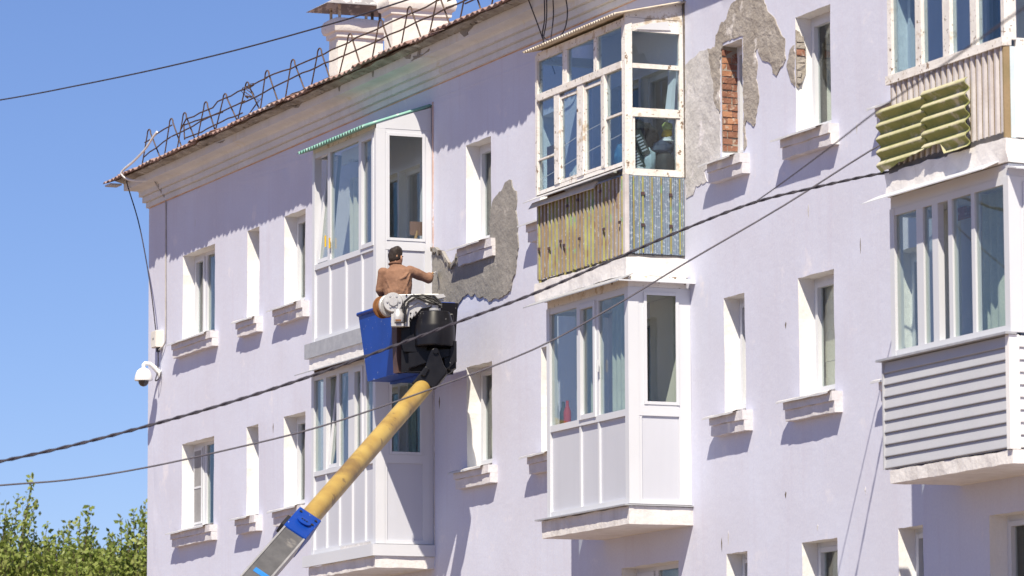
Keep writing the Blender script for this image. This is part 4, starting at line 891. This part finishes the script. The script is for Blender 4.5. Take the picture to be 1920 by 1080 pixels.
cablething('drop_cable', [(-.02,-.36,12.02),(-.0,-.34,11.9),(.20,-.25,11.40),(.40,-.20,10.87),(.55,-.14,10.24),(.66,-.10,9.64)], .010, 'cable_black', 'dark slack cable hanging from the roof corner to the box', 'cable')
cablething('camera_lead', [(.66,-.06,9.31),(.64,-.05,9.15),(.62,-.06,8.98),(.66,-.10,8.86),(.70,-.05,8.90),(.66,-.01,9.0)], .010, 'cable_black', 'short black lead looping under the dome camera bracket', 'cable')
for k, (pts) in enumerate(([(15.96,-.36,12.0),(15.985,-.25,11.7),(15.99,-.1,11.3),(16.0,-.03,11.1)], [(16.40,-.34,12.0),(16.39,-.33,11.7),(16.33,-.33,11.50),(16.62,-.33,11.39),(16.95,-.33,11.43),(17.08,-.33,11.6),(17.05,-.33,11.8),(16.95,-.35,12.02)], [(16.70,-.36,12.02),(16.66,-.33,11.7),(16.64,-.35,11.45),(16.62,-.37,11.20)], [(16.52,-.36,12.02),(16.45,-.33,11.7),(16.40,-.35,11.45),(16.38,-.37,11.20)])):
    cablething('hanging_cable', pts, .008, 'cable_black', ['thin cable dropping down the wall left of the timber balcony roof', 'cable hanging in a round loop above the timber balcony roof', 'right-hand thin cable falling onto the timber balcony roof', 'left-hand thin cable falling onto the timber balcony roof'][k])
cablething('overhead_cable', [(27.73,-11.57,4.82),(27.52,-10.31,5.11),(27.4,-9.59,5.29),(27.28,-8.85,5.5),(27.15,-8.1,5.73),(27.02,-7.33,5.99),(26.89,-6.55,6.28),(26.75,-5.69,6.61),(26.6,-4.81,6.95),(26.45,-3.91,7.34),(26.3,-2.98,7.74),(26.18,-2.26,8.02),(26.07,-1.59,8.21),(25.91,-0.62,8.45),(26.16,-0.4,8.4)], .0165, 'cable_black', 'thick twisted black overhead cable crossing in front of the whole facade', twist=.34)
cablething('overhead_wire', [(23.32,-10.42,5.11),(23.64,-9.19,5.23),(23.8,-8.54,5.29),(23.99,-7.84,5.41),(24.19,-7.03,5.6),(24.42,-6.17,5.83),(24.68,-5.14,6.2),(24.95,-4.11,6.62),(25.15,-3.33,7.06),(25.34,-2.6,7.52),(25.58,-1.65,8.1),(25.85,-0.62,8.77),(26.22,-0.4,8.8)], .009, 'cable_grey', 'thin grey overhead wire below the thick twisted cable')
cablething('branch_wire', [(26.18,-2.26,8.02),(30.32,-3.97,7.55),(35.56,-6.12,6.98),(39.11,-7.58,6.6),(43.72,-9.48,6.07),(47.03,-10.85,5.69),(50.13,-12.12,5.31)], .006, 'cable_grey', 'faint thin wire splitting from the thick cable towards the upper right', 'wire')
cablething('overhead_wire', [(-18.23,-0.31,15.65),(-9.33,0.29,14.78),(-5.46,0.55,14.44),(-1.93,0.79,14.16),(1.32,1.01,13.94),(4.7,1.24,13.76),(6.19,1.34,13.7),(8.49,1.5,13.63),(11.28,1.68,13.55)], .012, 'cable_black', 'dark thin wire rising across the sky to the chimneys', 'wire')

# ------------------------------------------------------------------ aerial work platform
lift = empty('aerial_lift', (26.5,-10.0,0), 'truck mounted lift with yellow boom and blue and black basket at the wall', 'lift')
# basket, tapering downwards, open on top
T = [(12.10,-1.12),(13.52,-1.12),(13.52,-.36),(12.10,-.36)]; Bt = [(12.36,-1.09),(13.46,-1.09),(13.46,-.40),(12.36,-.40)]
zt, zb = 8.55, 7.655
def inset(Q, d): cx = sum(q[0] for q in Q)/4; cy = sum(q[1] for q in Q)/4; return [(q[0]+(d if q[0] < cx else -d), q[1]+(d if q[1] < cy else -d)) for q in Q]
Ti, Bi = inset(T,.03), inset(Bt,.03)
mb = MB()
V = [(q[0],q[1],zb) for q in Bt]+[(q[0],q[1],zt) for q in T]+[(q[0],q[1],zb+.04) for q in Bi]+[(q[0],q[1],zt) for q in Ti]
mb.add(V, [(0,1,2,3),(0,1,5,4),(2,3,7,6),(3,0,4,7),(1,2,6,5),(8,9,10,11),(8,9,13,12),(9,10,14,13),(10,11,15,14),(11,8,12,15),(4,5,13,12),(5,6,14,13),(6,7,15,14),(7,4,12,15)])
mb.mi[4] = 1
bk = put('basket', mb, ['blue_paint','black_paint'], lift)
rim = MB()
for i in range(4):
    a, b = T[i], T[(i+1)%4]
    rim.tube([(a[0],a[1],zt-.012),(b[0],b[1],zt-.012)], .028, 8)
put('rim', rim, 'blue_paint', bk, True)
put('corner_post', MB().hexa([(13.36,-1.125,zb),(13.49,-1.125,zb),(13.49,-1.02,zb),(13.36,-1.02,zb),(13.36,-1.155,zt-.1),(13.55,-1.155,zt-.1),(13.55,-1.02,zt-.1),(13.36,-1.02,zt-.1)]), 'redbrown', bk)
put('underside_rib', MB().box(12.4,13.4,-.80,-.74,zb-.03,zb-.002), 'blue_paint', bk)
put('end_plate', MB().hexa([(13.475,-1.0,zb),(13.53,-1.0,zb),(13.53,-.385,zb),(13.475,-.385,zb),(13.53,-1.0,zt+.0),(13.60,-1.0,zt+.0),(13.60,-.345,zt+.0),(13.53,-.345,zt+.0)]), 'black_paint', bk)
# mechanism, drawn in a local frame at the basket end: right, up and into the basket, 150.5 drawing units to the metre
rA = Vector((.384,.923,0)).normalized(); fA = Vector((-.923,.384,0)).normalized(); zA = Vector((0,0,1)); SC = 150.5
O = Vector((13.90,-.853,8.148)); PX, PY = 805, 620
def K(px, py, b=0): return O+rA*((px-PX)/SC)+zA*((PY-py)/SC)+fA*b
def kprism(poly, b0, th, m_, name, parent=lift, **kw): return put(name, MB().prism([K(x_,y_,b0) for x_,y_ in poly], fA*th), m_, parent, **kw)
bracket = kprism([(757,600),(800,585),(850,585),(852,690),(838,700),(800,694),(757,694)], .16, .14, 'black_paint', 'mounting_bracket', bevel=.012)
kprism([(752,612),(768,608),(768,692),(752,696)], .10, .10, 'black_paint', 'bracket_flange', bracket)
kprism([(843,690),(856,676),(856,640),(846,640)], -.02, .2, 'black_paint', 'bracket_flange', bracket)
kprism([(830,655),(855,652),(855,690),(846,694),(833,690)], .02, .16, 'black_paint', 'bracket_flange', bracket, bevel=.01)
kprism([(766,662),(842,655),(842,668),(766,690)], -.02, .2, 'black_paint', 'bracket_web', bracket)
kprism([(770,672),(784,678),(779,680),(769,679)], .03, .02, 'cast_alu', 'bracket_shim', bracket)
rc = K(815,584,.04)
rot = put('rotator', MB().lathe(rc, [(.243,-.44),(.250,-.425),(.250,-.20),(.243,-.17),(.190,-.012),(.178,.0),(.05,.004)], 40), 'black_paint', lift, True)
rot.data.set_sharp_from_angle(angle=math.radians(14))
kprism([(752,640),(770,628),(800,640),(800,658),(785,660),(757,659)], .0, .16, 'black_paint', 'rotator_skirt', rot)
put('rotator_cap', MB().lathe(rc+Vector((0,0,.012)), [(.075,0),(.075,.03),(.045,.035),(.045,.07)], 18), 'cast_alu', rot, True)
# winch and cast plates on top
pl = kprism([(733,551),(822,550),(832,553),(832,563),(815,567),(806,575),(790,578),(778,592),(768,596),(768,612),(757,612),(757,605),(733,605)], .02, .05, 'cast_alu', 'winch_plate', bevel=.006)
put('gear_case', MB().lathe(K(737,567,-.06), [(.115,0),(.125,.02),(.125,.13),(.11,.15)], 22, axis=fA), 'cast_alu', pl, True)
put('gear_cap', MB().lathe(K(738,566,-.085), [(.055,0),(.06,.01),(.06,.03)], 16, axis=fA), 'cast_alu', pl, True)
for k in range(6):
    a = k*math.pi/3; put('bolt', MB().lathe(K(738+11.5*math.cos(a),566+11.5*math.sin(a),-.075), [(.012,0),(.012,.02)], 6, axis=fA), 'galv', pl)
put('reel', MB().lathe(K(727,573,.06), [(.135,0),(.14,.01),(.14,.03),(.11,.035),(.11,.10),(.14,.105),(.14,.13)], 26, axis=(fA-rA*.8).normalized()), 'reel', pl, True)
put('reel_flange', MB().lathe(K(729,572,.03), [(.125,0),(.137,.012),(.137,.03)], 26, axis=(fA-rA*.8).normalized()), 'cast_alu', pl, True)
put('motor', MB().lathe(K(747,606,-.06), [(.062,0),(.07,.02),(.07,.11),(.055,.13),(.05,.17)], 18), 'cast_alu', pl, True)
kprism([(734,590),(740,590),(740,608),(757,608),(757,613),(734,613)], -.10, .14, 'cast_alu', 'motor_mount', pl)
kprism([(742,601),(752,601),(752,604),(742,604)], -.14, .02, 'reel', 'motor_tag', pl)
for P_, r_ in (([(757,606),(756,585),(759,566),(772,555),(795,554),(815,562),(826,572)], .015), ([(761,604),(761,580),(766,566),(780,558),(800,560),(822,570)], .012), ([(775,553),(800,566),(818,570),(829,574)], .013), ([(790,553),(815,556),(828,570),(828,578)], .012)):
    put('hose', MB().tube([K(a,b,-.03-.02*(i%2)) for i,(a,b) in enumerate(P_)], r_, 8), 'hose', pl, True)
kprism([(762,568),(788,556),(806,568),(798,574),(784,566),(768,576)], -.008, .028, 'galv', 'winch_rib', pl)
kprism([(812,552),(832,551),(836,557),(820,560)], -.02, .07, 'cast_alu', 'winch_lug', pl)
kprism([(770,590),(776,584),(776,590),(772,598)], -.004, .024, 'galv', 'winch_rib', pl)
for (a,b) in ((812,554),(770,587),(769,601),(780,585),(762,553)): put('bolt', MB().lathe(K(a,b,.005), [(.012,0),(.012,.02)], 6, axis=fA), 'hose', pl)
# knuckle between rotator and boom
kn = kprism([(817,656),(823,662),(833,690),(839,698),(838,706),(816,733),(771,724),(780,714),(799,690),(804,672),(810,659)], -.27, .24, 'black_paint', 'knuckle', bevel=.02)
put('pin', MB().lathe(K(817.5,663,-.295), [(.035,0),(.035,.3)], 16, axis=fA), 'black_paint', kn, True)
kprism([(799,692),(806,697),(797,712),(789,708)], -.30, .05, 'black_paint', 'knuckle_lug', kn, bevel=.01)
# telescopic boom: fibreglass tube sliding in a steel box
P0 = Vector((14.27,-1.0,7.425)); bd = Vector((1,-.74,-.495)).normalized()
P0 = K(794,729,-.15); 
def along(t): return P0+bd*t
tube_len = 5.55
put('boom_tube', MB().tube([along(-.12), along(tube_len+.5)], .113, 28), 'yellow_boom', lift, True)
tc = (cam.matrix_world.translation-along(6)).normalized(); upv = (tc-bd*tc.dot(bd)).normalized(); upv = (upv*.8+Vector((0,0,1))*.2); upv = (upv-bd*upv.dot(bd)).normalized(); side = bd.cross(upv).normalized()
def obox(t0, t1, w_, h_, m_, name, parent=lift, dw=0, dh=0, **kw):
    p = [along(t)+side*(dw+sx*w_)+upv*(dh+sy*h_) for t in (t0,t1) for sx,sy in ((-1,-1),(1,-1),(1,1),(-1,1))]
    return put(name, MB().hexa(p), m_, parent, **kw)
t1 = 12.2
bx_ = obox(tube_len+.35, t1, .118, .118, 'boom_grey', 'boom_box')
for s_ in (-1, 1): obox(tube_len+.35, t1, .010, .122, 'boom_edge', 'boom_flange', bx_, dw=s_*.129, dh=.004)
hd = obox(tube_len, tube_len+.66, .145, .140, 'blue_paint', 'boom_head', bevel=.01)
put('head_hub', MB().lathe(along(tube_len+.33)+upv*.135, [(.075,0),(.085,.03),(.05,.035)], 20, axis=upv), 'blue_paint', hd, True)
for (u_, v_) in ((-.03,0),(.03,0),(0,0)): put('bolt', MB().lathe(along(tube_len+.33+v_)+upv*.168+side*u_, [(.010,0),(.010,.01)], 8, axis=upv), 'hose', hd)
for (u_, t_) in ((-.10,.12),(-.095,.26),(.10,.12)): put('bolt', MB().lathe(along(tube_len+t_)+upv*.139+side*u_, [(.018,0),(.018,.014)], 8, axis=upv), 'hose', hd)
obox(tube_len+.2, tube_len+.5, .03, .06, 'hose', 'head_latch', hd, dw=.165)
obox(tube_len+2.0, tube_len+2.12, .09, .002, 'blue_mark', 'paint_mark', bx_, dw=-.02, dh=.1195)
base = along(t1)
put('turret', MB().lathe((base.x,base.y,1.2), [(.6,0),(.6,.2),(.35,.3),(.3,base.z-1.2-.1),(.25,base.z-1.2+.15)], 20), 'truck_paint', lift, True)
put('truck_bed', MB().box(base.x-2.2,base.x+2.6,base.y-1.1,base.y+1.1,.95,1.2), 'truck_paint', lift)
put('truck_cab', MB().prism([(base.x+2.7,base.y-1.05,.7),(base.x+4.4,base.y-1.05,.7),(base.x+4.4,base.y-1.05,1.5),(base.x+4.1,base.y-1.05,2.3),(base.x+2.7,base.y-1.05,2.3)], (0,2.1,0)), 'truck_paint', lift)
put('cab_window', MB().prism([(base.x+3.0,base.y-1.06,1.5),(base.x+4.2,base.y-1.06,1.5),(base.x+4.0,base.y-1.06,2.15),(base.x+3.0,base.y-1.06,2.15)], (0,.008,0)), 'smoke_dome', lift)
for xx in (-1.4, 3.5):
    for yy in (-1.1, .8): put('wheel', MB().lathe((base.x+xx,base.y+yy,.48), [(.30,0),(.47,.02),(.48,.15),(.47,.28),(.30,.30)], 22, axis=(0,1,0)), 'tyre', lift, True)
put('chassis', MB().box(base.x-2.1,base.x+4.2,base.y-.5,base.y+.5,.6,.95), 'truck_paint', lift)

# ------------------------------------------------------------------ the plasterer in the basket
MO = Vector((12.40,-.72,7.695)); MPX, MPY, MS = 742.3, 710.1, 145.6
def H(px, py, b=0): return MO+rA*((px-MPX)/MS)+zA*((MPY-py)/MS)+fA*b
def loft(mb, pts, n=16):
    """pts: (centre, right axis radius, forward radius, axis dir) rings"""
    rings = []
    for i, (c, ra, rb) in enumerate(pts):
        t = (pts[min(i+1,len(pts)-1)][0]-pts[max(i-1,0)][0]).normalized()
        u = (rA - t*rA.dot(t)); u = u.normalized() if u.length > .25 else (fA - t*fA.dot(t)).normalized()
        v = t.cross(u).normalized()
        rings += [c+u*(ra*math.cos(2*math.pi*k/n))+v*(rb*math.sin(2*math.pi*k/n)) for k in range(n)]
    fs = [(i*n+k, i*n+(k+1)%n, (i+1)*n+(k+1)%n, (i+1)*n+k) for i in range(len(pts)-1) for k in range(n)]
    fs += [tuple(range(n-1,-1,-1)), tuple((len(pts)-1)*n+k for k in range(n))]
    mb.add(rings, fs); return mb
def organic(name, mb, m_, parent, vox=.012, smooth=6, disp=0, **props):
    o = put(name, mb, m_, parent, True, **props)
    a = o.modifiers.new('remesh','REMESH'); a.mode = 'VOXEL'; a.voxel_size = vox; a.use_smooth_shade = True
    s_ = o.modifiers.new('smooth','SMOOTH'); s_.iterations = smooth; s_.factor = .5
    if disp:
        tx = bpy.data.textures.new('folds','CLOUDS'); tx.noise_scale = .09
        d_ = o.modifiers.new('folds','DISPLACE'); d_.texture = tx; d_.strength = disp; d_.mid_level = .5
    return o
hd_c = H(743,480,.03); hr = (rA*.82-fA*.0+fA*.57).normalized()      # where the face points: away and to the right
face = (fA*.80+rA*.60).normalized(); hside = zA.cross(face)
body = MB()
# head, neck
def headpt(f_, s_, z_): return hd_c+face*f_+hside*s_+zA*z_
loft(body, [(headpt(.0,0,-.125),.045,.05),(headpt(.012,0,-.10),.065,.075),(headpt(.008,0,-.05),.072,.088),(headpt(0,0,0),.076,.096),(headpt(-.006,0,.05),.074,.094),(headpt(-.01,0,.09),.058,.074),(headpt(-.01,0,.115),.025,.035)], 18)
loft(body, [(headpt(.075,0,-.105),.02,.02),(headpt(.085,0,-.06),.03,.02),(headpt(.088,0,.0),.03,.02)], 10)
body.ellip(headpt(.108,0,-.022),(.016,.016,.022),8); body.ellip(headpt(.09,0,-.07),(.022,.022,.012),8); body.ellip(headpt(.07,0,-.105),(.028,.028,.02),8)
loft(body, [(H(740,515,.0),.07,.07),(H(740,502,.0),.058,.062),(H(741,488,.02),.055,.06)], 14)
# trunk and legs, arms
loft(body, [(H(746,600,.0),.15,.10),(H(746,560,.0),.145,.10),(H(745,530,.0),.165,.105),(H(744,512,.0),.16,.09),(H(741,503,.0),.09,.07)], 16)
for sx in (735, 757): loft(body, [(H(sx,600,.0),.085,.09),(H(sx,640,.02),.075,.08),(H(sx,660,.03),.055,.06),(H(sx,700,.0),.042,.045),(H(sx,707,.0),.045,.05)], 12); loft(body, [(H(sx,705,-.05),.04,.03),(H(sx,705,.08),.045,.03),(H(sx,707,.17),.035,.02)], 10)
SR, ER, HR = H(770,508,.0), H(803,521,.10), H(804,511,.30)
SLs, EL, HL = H(719,511,.0), H(713,543,.02), H(723,556,.20)
for a, b, c in ((SR,ER,HR),(SLs,EL,HL)):
    loft(body, [(a,.05,.05),(a.lerp(b,.5),.045,.045),(b,.04,.04)], 12); loft(body, [(b,.04,.04),(b.lerp(c,.5),.036,.036),(c,.026,.024)], 12)
    d = (c-b).normalized(); s_ = d.cross(zA).normalized(); u_ = s_.cross(d)
    loft(body, [(c-d*.01,.03,.02),(c+d*.05,.038,.022),(c+d*.085,.036,.02)], 10)
    for q, (w_, ln) in enumerate(((-.03,.055),(-.01,.065),(.01,.062),(.03,.048))):
        p0 = c+d*.08+s_*w_; body.tube([p0, p0+d*ln*.6-u_*.008, p0+d*ln*.8-u_*.03, p0+d*ln*.55-u_*.045], [.0095,.009,.0085,.008], 8)
    p0 = c+d*.03+s_*.03; body.tube([p0, p0+d*.03+s_*.02-u_*.015, p0+d*.06+s_*.015-u_*.035], [.012,.0105,.009], 8)
per = organic('person', body, 'skin', None, .009, 3, label='dark haired man in brown jacket standing in the lift basket, back turned', category='person')
jk = MB()
loft(jk, [(H(746,566,.0),.168,.125),(H(746,552,.0),.172,.128),(H(746,535,.0),.182,.13),(H(745,520,.0),.19,.125),(H(744,509,.005),.175,.11),(H(742,502,.008),.115,.085),(H(741,498,.01),.078,.075)], 20)
loft(jk, [(H(741,502,.01),.075,.078),(H(741,494,.012),.068,.072)], 16)
def sleeve(a, b, c, r0, r1, r2):
    loft(jk, [(a,r0,r0),(a.lerp(b,.35),r0*.95,r0*.95),(a.lerp(b,.7),r1*1.05,r1*1.05),(b,r1,r1)], 14); jk.ellip(b,(r1,r1,r1),12)
    loft(jk, [(b,r1,r1),(b.lerp(c,.4),r1*.97,r1*.97),(b.lerp(c,.80),r2*1.1,r2*1.1),(b.lerp(c,.95),r2,r2)], 14)
jk.ellip(SR,(.075,.075,.072),12); jk.ellip(SLs,(.075,.075,.072),12)
sleeve(SR, ER, HR, .072, .060, .05); sleeve(SLs, EL, HL, .070, .058, .05)
def back(px, py):
    q = min(.95, abs((px-746)/145.6)/.185); return H(px, py, -.126*math.sqrt(1-q*q))
for fold in ([(724,518),(729,535),(738,554)], [(769,516),(764,532),(756,550)], [(744,528),(746,545),(750,563)], [(731,538),(730,550),(733,563)], [(762,534),(765,548),(763,563)], [(766,512),(760,520),(751,526)], [(727,545),(740,556),(752,560)]):
    jk.tube([back(*q) for q in fold], [.008,.017,.010], 8)
for t_ in (.25, .55, .8): c_ = SR.lerp(ER, t_); jk.lathe(c_, [(.060,-.006),(.071-.008*t_,0),(.060,.006)], 14, axis=((ER-SR).normalized()+zA*.5).normalized())
for t_ in (.4, .7, .95): c_ = SLs.lerp(EL, t_); jk.lathe(c_, [(.058,-.006),(.071-.008*t_,0),(.058,.006)], 14, axis=((EL-SLs).normalized()+rA*.5).normalized())
organic('jacket', jk, 'jacket', per, .010, 2, .014)
put('collar', MB().tube([H(741+10.5*math.cos(a*.524), 494.5+1.4*math.sin(a*.524), .012+.068*math.sin(a*.524)) for a in range(13)], .017, 8), 'collar', per, True)
tr = MB(); loft(tr, [(H(746,555,.0),.15,.105),(H(746,590,.0),.165,.12),(H(746,612,.0),.16,.115)], 16)
for sx in (734, 758): loft(tr, [(H(sx,598,.0),.09,.10),(H(sx,640,.02),.085,.09),(H(sx,662,.03),.068,.072),(H(sx,702,.0),.062,.068)], 12)
organic('trousers', tr, 'trousers', per, .015, 3)
ha = MB()
hc = []
loft(ha, [(headpt(-.055,0,-.085),.05,.035),(headpt(-.045,0,-.05),.074,.062),(headpt(-.032,0,.0),.088,.078),(headpt(-.012,0,.045),.090,.098),(headpt(.0,0,.08),.084,.098),(headpt(.005,0,.115),.062,.075),(headpt(0,0,.135),.025,.03)], 18)
organic('hair', ha, 'hair', per, .008, 2, .022)
for s_ in (-1, 1):
    put('ear', MB().ellip(headpt(-.002,s_*.084,-.022),(.014,.014,.032),10), 'skin', per, True)
for s_ in (-1, 1): put('eye', MB().ellip(headpt(.088,s_*.032,.008),(.011,.011,.008),8), 'c_black', per, True)
hp = HR+(HR-ER).normalized()*.09
tl = MB(); tl.tube([hp-rA*.03-zA*.03, hp+rA*.05+zA*.02], .013, 8, 0); tl.tube([hp+rA*.05+zA*.02, hp+rA*.08+zA*.03, hp+rA*.09+fA*.02], .006, 6, 1)
q0 = hp+rA*.095+fA*.01
tl.prism([q0-fA*.02-zA*.04, q0+fA*.16-zA*.03, q0+fA*.16+zA*.05, q0-fA*.02+zA*.06], rA*.003, 1)
thing('trowel', tl, ['wood','galv'], 'small steel trowel in the right hand of the man in the basket', 'trowel', smooth=False)

# ------------------------------------------------------------------ trees beyond the corner
def tree(name, base, h, crown_r, tips, label, seed, lm):
    rt = empty(name, base, label, 'tree', 'trees beyond the building corner'); rs = random.Random(seed); B = Vector(base)
    tk = MB(); top = B+Vector((0,0,h*.62)); tk.tube([B, B.lerp(top,.5)+Vector((.1,-.05,0)), top], [.22,.16,.08], 10)
    lf = MB(); leaves = []
    def leaf(p, s):
        n = Vector((rs.uniform(-1,1), rs.uniform(-1,1), rs.uniform(-.2,1))).normalized(); u = n.orthogonal().normalized()
        u.rotate(Matrix.Rotation(rs.uniform(0,6.28),3,n)); v = n.cross(u)
        lf.add([p-u*s*.1, p+u*s*.45+v*s*.36, p+u*s*1.05, p+u*s*.45-v*s*.36], [(0,1,2,3)], rs.randrange(2))
    ends = [(t, 1) for t in tips]
    for _ in range(520):
        a = rs.uniform(0,6.28); rr_ = crown_r*math.sqrt(rs.random()); zz = h*(.58+.35*rs.random()**.5*(1-.25*(rr_/crown_r)**2))
        ends.append(((B.x+rr_*math.cos(a), B.y+rr_*math.sin(a), zz), 0))
    for e, tipped in ends:
        e = Vector(e); st = B+Vector((0,0,h*rs.uniform(.28,.6))); st = Vector((st.x+(e.x-B.x)*.25, st.y+(e.y-B.y)*.25, min(st.z, e.z-.6)))
        mid = st.lerp(e,.55)+Vector((0,0,-.25)); tk.tube([st, mid, e], [.03,.016,.005], 5)
        n_ = 150 if tipped else 100
        for k in range(n_):
            t = .30+.70*(k/n_)**.8; p = (st*(1-t)**2+mid*2*t*(1-t)+e*t*t); sp = .035+.26*(1-t)
            leaf(p+Vector((rs.gauss(0,sp),rs.gauss(0,sp),rs.gauss(0,sp*.8))), rs.uniform(.075,.125))
    put('trunk', tk, 'bark', rt); put('crown', lf, lm, rt)
tree('broadleaf_tree', (-23.4,4.0,0), 9.3, 2.2, [(-22.36,4.83,9.42),(-23.48,4.86,9.11),(-22.88,5.06,8.96),(-21.67,4.08,8.77),(-22.75,5.27,8.47),(-23.94,5.17,8.82),(-22.91,4.19,8.99),(-23.58,4.78,8.68)], 'pale green leafy tree at the left edge with a tall tip', 11, ['leaf','leaf2'])
tree('broadleaf_tree', (-22.9,5.6,0), 8.9, 2.1, [(-22.00,5.92,8.78),(-23.06,6.05,8.64),(-22.59,6.19,8.42),(-21.71,5.41,8.42),(-22.77,5.51,8.36),(-23.20,5.75,8.45)], 'pale green leafy tree in the middle of the row beside the wall corner', 12, ['leaf2','leaf'])
tree('broadleaf_tree', (-22.3,7.2,0), 9.1, 2.2, [(-21.78,6.50,8.59),(-22.62,7.05,8.77),(-21.56,6.96,8.84),(-22.55,7.23,8.72),(-22.22,6.81,8.41),(-22.04,7.32,9.01),(-22.18,6.46,8.24)], 'pale green leafy tree partly hidden behind the wall corner', 13, ['leaf','leaf2'])
